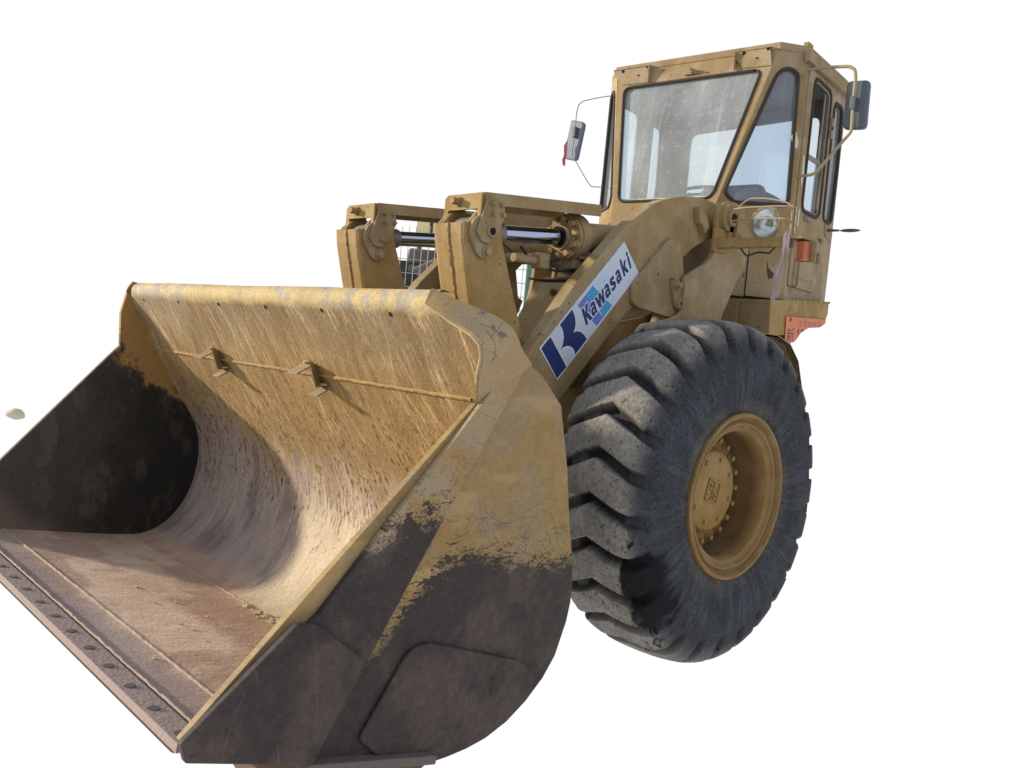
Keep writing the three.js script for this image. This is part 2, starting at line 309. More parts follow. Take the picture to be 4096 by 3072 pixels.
  const strip = sideTex((z, y, o, a, d, gr, n, f) => {
    let c = mix3([148, 120, 78], [148, 130, 104], ss(0.4, 0.6, n)); c = mix3(c, [158, 138, 106], 0.6 * ss(0.92, 1.1, y + 0.2 * (n - 0.5))); c = mix3(c, [98, 90, 84], 0.8 * ss(0.56, 0.62, n * 0.6 + f * 0.25 + a * 0.3) * ss(0.95, 1.15, y)); const q = 0.88 + 0.16 * gr; c = c.map((t) => t * q);
    const hz = fbm(z * 40, y * 50, 97, 4), hf = fbm(z * 120, y * 160, 98, 3), e = y - 0.66; const dk = clamp(ss(0.025, -0.025, e + 0.2 * (n - 0.5) + 0.24 * (hz - 0.5) + 0.14 * (hf - 0.5)) + 0.55 * ss(0.57, 0.67, 0.5 * hz + 0.5 * hf) * ss(0.3, 0.0, e) + ss(0.35, 0.6, a + 0.4 * (f - 0.5)) * ss(0.5, 0.05, e) * 0.9);
    c = mix3(c, steelDark(gr, n, f), dk); c = mix3(c, [140, 128, 122], 0.4 * d * dk);
    // paint kept in the corner along the rear edge of the strip
    o[0] = c[0]; o[1] = c[1]; o[2] = c[2];
  }, 131);
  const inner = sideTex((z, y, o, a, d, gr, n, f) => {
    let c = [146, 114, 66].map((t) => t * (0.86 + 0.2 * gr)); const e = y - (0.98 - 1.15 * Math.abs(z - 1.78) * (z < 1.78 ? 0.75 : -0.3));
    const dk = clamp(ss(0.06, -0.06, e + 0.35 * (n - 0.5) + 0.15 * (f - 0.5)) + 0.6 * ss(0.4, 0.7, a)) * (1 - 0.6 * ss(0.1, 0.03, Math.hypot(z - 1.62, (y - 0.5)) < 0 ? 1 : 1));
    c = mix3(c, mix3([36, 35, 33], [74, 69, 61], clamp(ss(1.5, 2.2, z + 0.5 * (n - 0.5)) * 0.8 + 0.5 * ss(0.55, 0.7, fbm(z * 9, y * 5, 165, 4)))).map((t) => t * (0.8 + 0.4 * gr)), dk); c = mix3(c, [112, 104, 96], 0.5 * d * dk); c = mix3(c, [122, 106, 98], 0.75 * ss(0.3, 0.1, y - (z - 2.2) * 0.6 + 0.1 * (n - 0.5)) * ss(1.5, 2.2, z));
    o[0] = c[0]; o[1] = c[1]; o[2] = c[2];
  }, 161, 260);
  const rough = tex(512, 512, (u, v, o) => { o[0] = o[1] = o[2] = 255 * (0.5 * fbm(u * 20, v * 20, 77, 4) + 0.5 * fbm(u * 120, v * 120, 78, 2)); }, { srgb: false });
  const side = (map) => phys({ map, bumpMap: rough, bumpScale: 0.003, roughness: 0.72, specularIntensity: 0.35 });
  const floorMat0 = phys({ color: 0x5e5652, roughness: 0.8, bumpMap: rough, bumpScale: 0.004, specularIntensity: 0.3 });
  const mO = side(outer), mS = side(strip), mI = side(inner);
  const rearCurve = [[1.36, 1.105], [1.26, 1.013], [1.2, 0.8], [1.164, 0.615], [1.135, 0.5], [1.12, 0.402], [1.118, 0.33], [1.131, 0.261], [1.173, 0.149], [1.225, 0.08], [1.297, 0.017], [1.38, -0.035], [1.469, -0.068], [1.545, -0.082], [1.622, -0.088], [1.741, -0.089]];
  mesh('side_plate', bucket, mO, uvSide(zy([[1.64, 1.01], [1.5, 1.185], [1.44, 1.15], ...rearCurve, [2.11, 0.025], [2.46, 0.13], [2.485, 0.18]], 1.232, 1.256, { bevel: 0.002 })));
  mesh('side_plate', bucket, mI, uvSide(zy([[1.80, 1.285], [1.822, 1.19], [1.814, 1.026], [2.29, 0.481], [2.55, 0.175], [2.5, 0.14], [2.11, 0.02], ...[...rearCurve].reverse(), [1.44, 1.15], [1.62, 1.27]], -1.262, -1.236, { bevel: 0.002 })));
  mesh('side_cutter', bucket, mS, uvSide(zy([[1.632, 1.014], [1.51, 1.19], [1.45, 1.152], [1.785, 0.602], [2.125, 0.035], [2.47, 0.142], [2.487, 0.186], [2.14, 0.445], [2.0, 0.605], [1.81, 0.815]], 1.257, 1.281, { bevel: 0.004 })));
  mesh('corner_guard', bucket, mS, uvSide(zy(rounded([[2.505, 0.195], [2.215, 0.437], [2.16, 0.425], [2.0, 0.3], [2.14, 0.045], [2.49, 0.145]], 0.008), 1.282, 1.306, { bevel: 0.005 })));
  mesh('wear_plate', bucket, mO, uvSide(zy(rounded([[1.975, 0.06], [1.825, 0.285], [1.76, 0.3], [1.35, 0.166], [1.287, 0.11], [1.29, 0.045], [1.42, -0.035], [1.72, -0.058], [1.9, -0.01]], [0.02, 0.04, 0.04, 0.04, 0.04, 0.02, 0.02, 0.02, 0.02]), 1.257, 1.27, { bevel: 0.004 })), uvSide(lumpy(new THREE.SphereGeometry(1, 20, 12).scale(0.006, 0.03, 0.02), 0.004, 40, 5).translate(1.27, 0.115, 1.465)));
  mesh('base_edge', bucket, floorMat0, slab([1.25, 0.028, 2.13], [0, 0.2, 0.98], [1, 0, 0], [[-0.43, -0.01], [0.02, -0.01], [0.02, 0.05], [-0.43, 0.05]], -0.014, 0.014, { bevel: 0.004 }));
  mesh('floor_shell', bucket, M.grime, ribbon([[1.22, 0.15, 2.485], [1.22, 0.02, 2.11], [1.22, -0.085, 1.74], [1.22, -0.075, 1.5], [1.22, 0.02, 1.31], [1.22, 0.15, 1.19]], [[-1.22, 0.15, 2.485], [-1.22, 0.02, 2.11], [-1.22, -0.085, 1.74], [-1.22, -0.075, 1.5], [-1.22, 0.02, 1.31], [-1.22, 0.15, 1.19]], 0.012));
  // spill corner: the rolled edge comes round as a broad sloping plate
  const I = [[1.178, 1.297, 1.797], [1.254, 1.251, 1.772], [1.335, 1.214, 1.751], [1.36, 1.188, 1.738], [1.345, 1.15, 1.716], [1.298, 1.095, 1.683], [1.247, 1.009, 1.634]];
  const O = [[1.205, 1.341, 1.8], [1.278, 1.305, 1.74], [1.35, 1.265, 1.665], [1.362, 1.24, 1.62], [1.352, 1.215, 1.585], [1.33, 1.193, 1.548], [1.29, 1.146, 1.46]];
  const dens = (A) => new THREE.CatmullRomCurve3(A.map((p) => V(...p)), false, 'centripetal').getPoints(40).map((p) => p.toArray());
  mesh('corner_plate', bucket, mS, uvSide(ribbon(dens(I), dens(O), -0.012)));
  mesh('corner_plate', bucket, mI, uvSide(ribbon([[-1.205, 1.338, 1.79], [-1.25, 1.318, 1.79], [-1.275, 1.295, 1.79], [-1.278, 1.2, 1.77]], [[-1.205, 1.31, 1.62], [-1.25, 1.3, 1.62], [-1.275, 1.28, 1.62], [-1.278, 1.18, 1.62]], 0.01)));
  mesh('edge_bead', bucket, M.mud, tube(I, 0.0055, { seg: 90 }));
  // cutting edge with its plough bolts, weld lines
  const n = [0, 0.992, -0.127], fl = (x, z, h = 0) => [x, 0.065 + (z - 1.7) * 0.1282 + h, z];
  const floorMat = phys({ color: 0x8c7c74, roughness: 0.85, specularIntensity: 0.3, bumpMap: rough, bumpScale: 0.004 });
  const ce = mesh('cutting_edge', bucket, floorMat, slab([0, 0.065 + 0.72 * 0.1282, 2.42], [1, 0, 0], [0, -0.127, -0.992], [[-1.26, -0.075], [1.262, -0.075], [1.262, 0.0], [-1.26, 0.0]], -0.014, 0.01, { bevel: 0.003 }));
  void ce;
  const boltM = phys({ color: 0x463e3a, roughness: 0.9 });
  for (let k = 0; k < 15; k++) { const x = 1.205 - k * 0.168; mesh('edge_bolt', bucket, boltM, rodBetween(fl(x, 2.462, 0.006), fl(x, 2.462, 0.0125), 0.016, 0.016, 14)); }
  const wm = phys({ color: 0x9a8674, roughness: 0.9 });
  mesh('weld_line', bucket, wm, bead(fl(-1.24, 2.275, 0.002), fl(1.24, 2.265, 0.0), 0.0055, 1)); mesh('weld_line', bucket, wm, bead(fl(-1.24, 2.405, 0.009), fl(1.24, 2.405, 0.0075), 0.004, 2));
  mesh('weld_line', bucket, wm, bead(fl(-1.24, 1.705, 0), fl(1.24, 1.7, -0.001), 0.005, 3)); mesh('weld_line', bucket, M.gold, bead([-1.235, 1.02, 1.647], [1.245, 1.022, 1.649], 0.0065, 4));
  for (let k = 0; k < 6; k++) { const x = -1.08 + k * 0.409; mesh('lip_hole', bucket, M.dark, rodBetween([x, 1.2595, 1.7745], [x, 1.2588, 1.7762], 0.0075, 0.0075, 14)); }
  for (const x of [-0.5, 0.325]) {                                   // two angle brackets welded on the seam
    const T = [0, 0.869, 0.495], bx = (a, b, u0, u1, n0, n1) => slab([x, 1.022, 1.646], [1, 0, 0], T, [[a, u0], [b, u0], [b, u1], [a, u1]], n0, n1, { bevel: 0.001 });
      const br = mesh('bracket', bucket, M.dusty, bx(-0.045, 0.03, 0.04, 0.046, -0.005, 0.078), slab([x + 0.035, 1.022, 1.646], [0.62, 0, 0.78], [0, 0.91, 0.41], [[-0.02, -0.048], [0.072, -0.048], [0.06, 0.044], [-0.02, 0.044]], -0.0025, 0.0025, { bevel: 0.001 }), bx(0.04, 0.1, -0.05, -0.044, -0.005, 0.07));
      for (const [k, c] of [[8, [x + 0.0, 1.068, 1.678]], [9, [x + 0.07, 0.987, 1.648]]]) mesh('dirt_lump', br, M.mud, lumpy(new THREE.SphereGeometry(1, 18, 10).scale(0.024, 0.005, 0.01), 0.012, 40, k).translate(...c));
    }
  const clumps = []; for (let i = 0; i < 60; i++) { const t = rnd(), x = 0.05 + 1.1 * t + (rnd() - 0.5) * 0.08, z = 1.71 - 0.12 * (t - 0.2) + (rnd() - 0.5) * (0.05 + 0.13 * t), r = 0.006 + 0.022 * rnd() * rnd(); clumps.push(lumpy(new THREE.IcosahedronGeometry(1, 1).scale(r * 1.4, r * 0.35, r), r * 0.9, 60, i).translate(...fl(x, z, 0.002))); }
  for (let i = 0; i < 16; i++) { const z = 1.9 + 0.4 * rnd(), r = 0.002 + 0.005 * rnd(); clumps.push(lumpy(new THREE.IcosahedronGeometry(1, 1).scale(r * 2.2, r * 0.4, r), r * 0.8, 60, i + 70).translate(...fl(-0.4 + 1.5 * rnd(), z + 0.02, 0.003))); }
  mesh('mud_crumbs', bucket, M.mud, clumps).userData.kind = 'stuff';
}

// ---------------------------------------------------------------- front wheels
const wheelGeo = {};
{
  const C0 = 0, RB = 0.705, N = 26, D = 0.056;                       // x from the tyre's middle; outer side +x
  const half = [[0, 0.773], [0.08, 0.771], [0.14, 0.764], [0.18, 0.751], [0.205, 0.731], [0.221, 0.695], [0.233, 0.65], [0.242, 0.605], [0.247, 0.56], [0.249, 0.52], [0.248, 0.5], [0.246, 0.47], [0.243, 0.44], [0.239, 0.415], [0.233, 0.39], [0.226, 0.366]];
  const curve = new THREE.CatmullRomCurve3([...half.slice(1).reverse().map(([x, r]) => V(-x, r, 0)), ...half.map(([x, r]) => V(x, r, 0))], false, 'centripetal');
  const NSs = 150, NT = N * 32, prof = curve.getSpacedPoints(NSs), tang = prof.map((p, i) => prof[Math.min(NSs, i + 1)].clone().sub(prof[Math.max(0, i - 1)]).normalize());
  const pos = [], uv = [], col = [], idx = [];
  for (let i = 0; i <= NSs; i++) {
    const p = prof[i], nx = -tang[i].y * -1, t = tang[i], nX = -t.y, nR = t.x, ax = Math.abs(p.x);
    const crown = ss(0.615, 0.7, p.y) * (1 - 0.35 * ss(0.17, 0.23, ax));                              // lugs die out down the sidewall
    const off = p.x < 0.03 ? -0.594 * (0.03 - Math.max(p.x, -0.225)) * 1 : -0.56 * (Math.min(p.x, 0.24) - 0.03);   // radians: the chevron
    for (let j = 0; j <= NT; j++) {
      const th = j / NT * Math.PI * 2, a = ((th - off) / (Math.PI * 2) * N) % 1, ph = (a + 1) % 1;    // 0..1 within a pitch
      const wob = 0.02 * Math.sin(p.x * 40), g = Math.abs(ph - 0.5), duty = mix(0.365, 0.335, ss(0.15, 0.25, ax)) + wob * 0.3;
      let lug = ss(duty + 0.045, duty - 0.02, g);
      const tie = 0.42 * ss(0.05, 0.035, Math.abs(p.x + 0.075)) * ss(0.3, 0.36, g); lug = Math.max(lug, tie);
      const notch = ss(-0.15, -0.175, p.x) * ss(0.22, 0.27, g); lug *= 1 - 0.5 * notch * (ph > 0.5 ? 1 : 0);
      const h = -D * (1 - lug) * crown + 0.0015 * (fbm(p.x * 40, th * 40, 201, 2) - 0.5) * crown - 0.004 * ss(0.8, 0.9, fbm(p.x * 60 + 7, th * 45, 205, 2)) * lug;
      const sw = 0.0025 * ss(0.515, 0.505, p.y) * ss(0.49, 0.5, p.y);
      const x = p.x + nX * (h + sw) , r = p.y + nR * (h + sw);
      pos.push(x + C0, r * Math.sin(th), r * Math.cos(th)); uv.push(th * 0.7, i / NSs * 1.4);
      // dust on the tread tops, grime in the grooves
      const n = fbm(p.x * 9, th * 8, 211, 4), top = crown * lug, sideW = 1 - crown;
      let c = [0.05, 0.053, 0.062]; c = mix3(c, [0.31, 0.282, 0.242], clamp(top * (0.75 + 0.6 * (n - 0.45)) * ss(0.234, 0.2, ax + 0.03 * (n - 0.5)))); c = mix3(c, [0.04, 0.043, 0.05], sideW * 0.8);
      c = mix3(c, [0.04, 0.04, 0.042], crown * (1 - lug) * 0.7);
      c = mix3(c, [0.12, 0.104, 0.08], 0.7 * ss(0.47, 0.38, p.y) * ss(0.3, 0.7, fbm(th * 3, p.y * 9, 214, 3) + 0.1)); const swr = ss(0.5, 0.62, fbm(th * 34, p.y * 7, 216, 3)) * sideW * ss(0.66, 0.5, p.y); c = mix3(c, [0.1, 0.11, 0.13], 0.28 * swr);
      const wet = ss(0.44, 0.56, 0.55 * fbm(p.x * 22, th * 9, 218, 4) + 0.45 * fbm(p.x * 90, th * 30, 219, 4) + 0.28 * ss(0.3, 0.0, Math.hypot((th + 0.55 - 6.2832) / 0.33, (p.x - 0.215) / 0.06) - 0.7) - 0.12) * ss(0.55, 0.4, Math.abs(th - 6.2832 + 0.55)) * ss(0.1, 0.19, p.x + 0.1 * (fbm(p.x * 60, th * 24, 220, 3) - 0.5)) * ss(0.52, 0.6, p.y + 0.1 * (fbm(p.x * 50, th * 30, 222, 3) - 0.5)); col.push(mix(c[0], 0.01, wet), mix(c[1], 0.01, wet), mix(c[2], 0.012, wet));
      if (i && j) { const k = i * (NT + 1) + j; idx.push(k - NT - 2, k, k - 1, k - NT - 2, k - NT - 1, k); }
    }
  }
  const g = new THREE.BufferGeometry(); g.setAttribute('position', new THREE.Float32BufferAttribute(pos, 3)); g.setAttribute('uv', new THREE.Float32BufferAttribute(uv, 2)); g.setAttribute('color', new THREE.Float32BufferAttribute(col, 3)); g.setIndex(idx); g.computeVertexNormals();
  wheelGeo.tyre = g;
  const grain = tex(1024, 1024, (u, v, o) => { const q = 200 + 80 * (fbm(u * 90, v * 90, 221, 4, 90) - 0.5) + 60 * (fbm(u * 9, v * 9, 223, 4, 9) - 0.5) - 60 * ss(0.72, 0.77, fbm(u * 60, v * 60, 225, 3, 60)); o[0] = o[1] = o[2] = q; }, { repeat: [1, 1] });
  const tb = tex(512, 512, (u, v, o) => { o[0] = o[1] = o[2] = 255 * fbm(u * 70, v * 70, 231, 4, 70); }, { srgb: false });
  M.tyre = phys({ map: grain, bumpMap: tb, bumpScale: 0.0025, vertexColors: true, roughness: 0.92, specularIntensity: 0.3, color: new THREE.Color(1.3, 1.3, 1.3) });
  const lathe = (pts, seg = 96) => { const q = new THREE.LatheGeometry(pts.map(([r, x]) => new THREE.Vector2(r, x)), seg); q.rotateZ(-Math.PI / 2); return toCreasedNormals(q.toNonIndexed(), 0.6); };
  const out18 = (g) => g.translate(0.018, 0, 0);
  wheelGeo.rim = merged([lathe([[0.30, -0.06], [0.298, 0.1], [0.288, 0.115], [0.283, 0.15], [0.285, 0.18], [0.292, 0.19], [0.305, 0.193], [0.312, 0.199], [0.318, 0.209], [0.325, 0.212], [0.331, 0.206], [0.336, 0.199], [0.344, 0.203], [0.349, 0.218], [0.355, 0.227], [0.364, 0.229], [0.37, 0.224], [0.372, 0.21], [0.366, 0.195], [0.352, 0.18], [0.34, 0.0], [0.34, -0.2], [0.37, -0.22]]), lathe([[0.0, 0.0], [0.31, 0.0], [0.31, -0.02], [0, -0.02]])]); out18(wheelGeo.rim);
  wheelGeo.lock = merged([box(0.186, 0.214, -0.02, 0.02, -0.014, 0.014, 0.004)]).rotateX(0);
  wheelGeo.hub = merged([lathe([[0, 0.105], [0.16, 0.105], [0.178, 0.1], [0.188, 0.088], [0.196, 0.06], [0.2, 0.055], [0.252, 0.052], [0.26, 0.045], [0.262, 0.0], [0, 0.0]], 80)]);
  const em = []; const b = (y0, y1, z0, z1) => em.push(box(0.104, 0.1125, y0, y1, z0, z1, 0.0015)), e = 0.05;
  b(-e, e, -e, -e + 0.006); b(-e, e, e - 0.006, e); b(-e, -e + 0.006, -e, e); b(e - 0.006, e, -e, e); b(-e, e, -0.003, 0.003);
  for (const s of [1, -1]) { b(Math.min(0, s * 0.034), Math.max(0, s * 0.034), s * 0.022 - 0.003, s * 0.022 + 0.003); b(s * 0.03 - 0.003, s * 0.03 + 0.003, Math.min(s * 0.012, s * 0.04), Math.max(s * 0.012, s * 0.04)); b(s * 0.008 - 0.003, s * 0.008 + 0.003, Math.min(s * 0.01, s * 0.04), Math.max(s * 0.01, s * 0.04)); b(s * -0.02 - 0.003, s * -0.02 + 0.003, Math.min(s * 0.01, s * 0.036), Math.max(s * 0.01, s * 0.036)); }
  wheelGeo.emblem = merged(em).rotateX(-0.28);
}
function wheel(x, flip) {
  const w = group('front_wheel', loader); w.position.set(x, 0.629, 0); if (flip) w.rotation.y = Math.PI;
  const add = (name, geo, mat) => { const m = new THREE.Mesh(geo, mat); m.name = name; m.castShadow = m.receiveShadow = true; w.add(m); return m; };
  add('tyre', wheelGeo.tyre, M.tyre); add('rim', wheelGeo.rim, M.rim); add('hub', wheelGeo.hub, M.hub); add('hub_emblem', wheelGeo.emblem, M.hub); 
  const lock = add('rim_lock', wheelGeo.lock, M.rim); lock.position.set(0.0, -0.19 * 1, -0.275); lock.rotation.x = -0.6;
  const nut = merged([bolt([0, 0, 0], [1, 0, 0], 0.0135, 0.03)]), cap = merged([bolt([0, 0, 0], [1, 0, 0], 0.0105, 0.012)]);
  for (let k = 0; k < 20; k++) { const a = k / 20 * 6.2832, m = add('lug_nut', nut, M.hub); m.position.set(0.052, 0.236 * Math.sin(a), 0.236 * Math.cos(a)); }
  for (let k = 0; k < 8; k++) { const a = k / 8 * 6.2832 + 0.3, m = add('cover_bolt', cap, M.hub); m.position.set(0.103, 0.145 * Math.sin(a), 0.145 * Math.cos(a)); }
  return w;
}
wheel(0.958, false); wheel(-0.958, true);

// ---------------------------------------------------------------- lift arms
const armOutline = [[1.28, 0.42], [1.2, 0.56], [1.0, 0.87], [0.782, 1.172], [0.684, 1.303], [0.531, 1.501], [0.38, 1.65], [0.233, 1.798], [0.148, 1.863], [0.034, 1.943], [-0.04, 1.976], [-0.118, 2.002], [-0.2, 2.024], [-0.283, 2.037], [-0.35, 2.045], [-0.411, 2.047], [-0.47, 2.042], [-0.53, 2.025], [-0.585, 1.99], [-0.615, 1.94], [-0.6, 1.89], [-0.55, 1.872], [-0.51, 1.866], [-0.43, 1.838], [-0.356, 1.801], [-0.3, 1.765], [-0.243, 1.72], [-0.12, 1.61], [0.0, 1.52], [0.165, 1.399], [0.567, 0.974], [0.8, 0.70], [1.02, 0.40], [1.12, 0.33], [1.22, 0.34]];
for (const s of [1, -1]) {
  const x0 = s > 0 ? 0.527 : -0.6, x1 = x0 + 0.073;
  const arm = mesh('lift_arm', loader, M.paint, zy(armOutline, x0, x1, { bevel: 0.006 }));
  const gx = s > 0 ? [0.6005, 0.624] : [-0.624, -0.6005];
  mesh('gusset', arm, M.paint, zy(rounded([[0.155, 1.545], [0.148, 1.455], [0.1, 1.437], [-0.128, 1.415], [-0.245, 1.42], [-0.278, 1.48], [-0.245, 1.62], [-0.208, 1.725], [-0.15, 1.8], [-0.08, 1.79]], [0.02, 0.02, 0.01, 0.03, 0.03, 0.02, 0.01, 0.01, 0.03, 0.03]), ...gx, { bevel: 0.004 }));
  const px = s > 0 ? 0.624 : -0.642;
  mesh('pin_keeper', arm, M.paint, zy(rounded([[-0.165, 1.615], [-0.12, 1.6], [-0.165, 1.465], [-0.205, 1.448], [-0.24, 1.46], [-0.245, 1.5]], 0.03), px, px + 0.018, { bevel: 0.003 }), rodBetween([px, 1.487, -0.205], [px + s * 0.028, 1.487, -0.205], 0.034, 0.032, 24));
  mesh('pin_bore', arm, M.dark, rodBetween([px, 1.487, -0.205], [px + s * 0.0295, 1.487, -0.205], 0.013, 0.013, 14));
  mesh('keeper_bolt', arm, M.paint, bolt([px + 0.018 * (s > 0 ? 1 : 0), 1.575, -0.155], [s, 0, 0], 0.017, 0.03)); mesh('grease_nipple', arm, M.paint, rodBetween([px, 1.608, -0.128], [px + s * 0.03, 1.608, -0.128], 0.009, 0.008, 10));
  mesh('stop_lug', arm, M.paint, slab([s > 0 ? 0.6 : -0.64, 0, 0], [0, 0, -1], [0, 1, 0], [[0.29, 1.985], [0.37, 1.945], [0.395, 1.9], [0.365, 1.862], [0.335, 1.9], [0.31, 1.91]].map(([a, b]) => [a, b]), 0, 0.04, { bevel: 0.006 }));
  mesh('weld_ring', arm, M.paint, rodBetween([x1 - 0.01, 1.70, -0.03], [x1 + 0.004, 1.70, -0.03], 0.055, 0.05, 32));
  mesh('arm_collar', arm, M.paint, rodBetween([s > 0 ? 0.59 : -0.59, 0.87, 0.74], [s > 0 ? 0.622 : -0.622, 0.87, 0.74], 0.085, 0.08, 32));
}
// maker's sticker on the near arm
{
  const c = document.createElement('canvas'); c.width = 1460; c.height = 376; const g = c.getContext('2d'); g.scale(2, 2);
  g.fillStyle = '#b4bcc9'; g.fillRect(0, 0, 730, 188);
  const poly = (pts, f) => { g.fillStyle = f; g.beginPath(); pts.forEach((p, i) => i ? g.lineTo(...p) : g.moveTo(...p)); g.closePath(); g.fill(); };
  const navy = '#22305f';
  const logo = () => { g.beginPath(); g.moveTo(8, 9); g.lineTo(83, 10); g.lineTo(81, 184); g.lineTo(3, 181); g.closePath();
    g.moveTo(82, 99); g.bezierCurveTo(128, 98, 168, 62, 158, 9); g.lineTo(262, 9); g.bezierCurveTo(262, 52, 244, 86, 206, 96); g.bezierCurveTo(240, 104, 258, 138, 257, 180); g.lineTo(154, 181); g.bezierCurveTo(176, 150, 150, 108, 108, 101); g.closePath(); };
  g.lineJoin = 'round'; g.lineWidth = 7; g.strokeStyle = '#d2d8e0'; logo(); g.stroke(); g.fillStyle = navy; logo(); g.fill();
  poly([[432, 15], [552, 18], [556, 174], [488, 178]].map(([x, y]) => [x, y]), '#a9bccf');
  poly([[300, 20], [368, 18], [404, 178], [344, 178]], '#5a6fae'); poly([[366, 18], [434, 17], [452, 88], [382, 90]], '#3f88ba'); poly([[404, 92], [452, 88], [486, 177], [404, 178]], '#3f88ba'); poly([[382, 60], [452, 60], [452, 100], [390, 100]], '#4779b3');
  g.strokeStyle = 'rgba(170,185,215,.45)'; g.lineWidth = 0.8; for (let y = 36; y < 178; y += 24) { g.beginPath(); g.moveTo(302, y); g.lineTo(402, y + 1); g.stroke(); }
  g.save(); g.transform(1, 0, -0.22, 1, 0, 0); g.font = 'bold 84px sans-serif'; g.textBaseline = 'alphabetic';
  const word = 'Kawasaki', xs = [290, 352, 404, 476, 527, 577, 632, 690], ws = [60, 48, 72, 48, 46, 48, 50, 24];
  for (const pass of [0, 1]) [...word].forEach((ch, i) => { const w = g.measureText(ch).width; g.save(); g.translate(xs[i] + 22, 128); g.scale(ws[i] / w * 0.98, i === 0 || i > 5 ? 1.22 : 1.18); if (pass) { g.fillStyle = g.strokeStyle = navy; g.fillText(ch, 0, 0); g.lineWidth = 4.5; g.strokeText(ch, 0, 0); } else { g.lineWidth = 12; g.strokeStyle = '#c3cbd8'; g.strokeText(ch, 0, 0); } g.restore(); });
  g.restore();
  g.fillStyle = 'rgba(60,52,44,.8)'; for (let i = 0; i < 60; i++) { g.beginPath(); g.arc(rnd() * 730, rnd() * rnd() * 12, rnd() * 1.6, 0, 7); g.fill(); }
  g.beginPath(); g.arc(512, 11 + 40, 3.2, 0, 7); g.fill();
  for (let i = 0; i < 500; i++) { g.fillStyle = `rgba(120,105,85,${0.05 + 0.1 * rnd()})`; g.beginPath(); g.arc(rnd() * 730, rnd() * 188, rnd() * 5, 0, 7); g.fill(); }
  const t = new THREE.CanvasTexture(c); t.colorSpace = THREE.SRGBColorSpace;
  const A = V(0.6018, 1.2005, 0.7274), e = V(0, 0.7312, -0.6822), w = V(0, -0.713, -0.702).normalize(), geo = new THREE.PlaneGeometry(0.73, 0.188, 40, 12), p = geo.attributes.position, uv = geo.attributes.uv;
  for (let i = 0; i < p.count; i++) { const q = A.clone().addScaledVector(e, uv.getX(i) * 0.73).addScaledVector(w, (1 - uv.getY(i)) * 0.188); q.x += 0.0012 * (noise(i * 3.1, 2, 5)); p.setXYZ(i, ...q.toArray()); }
  geo.computeVertexNormals(); geo.userData.keepUV = true; const gg = geo.toNonIndexed(); gg.userData.keepUV = true;
  const st = mesh('sticker', loader.children.find((o) => o.name === 'lift_arm'), phys({ map: t, roughness: 0.55, specularIntensity: 0.5 }), gg);
  st.userData.label = 'white and blue sticker with a large navy letter and the word Kawasaki';
}

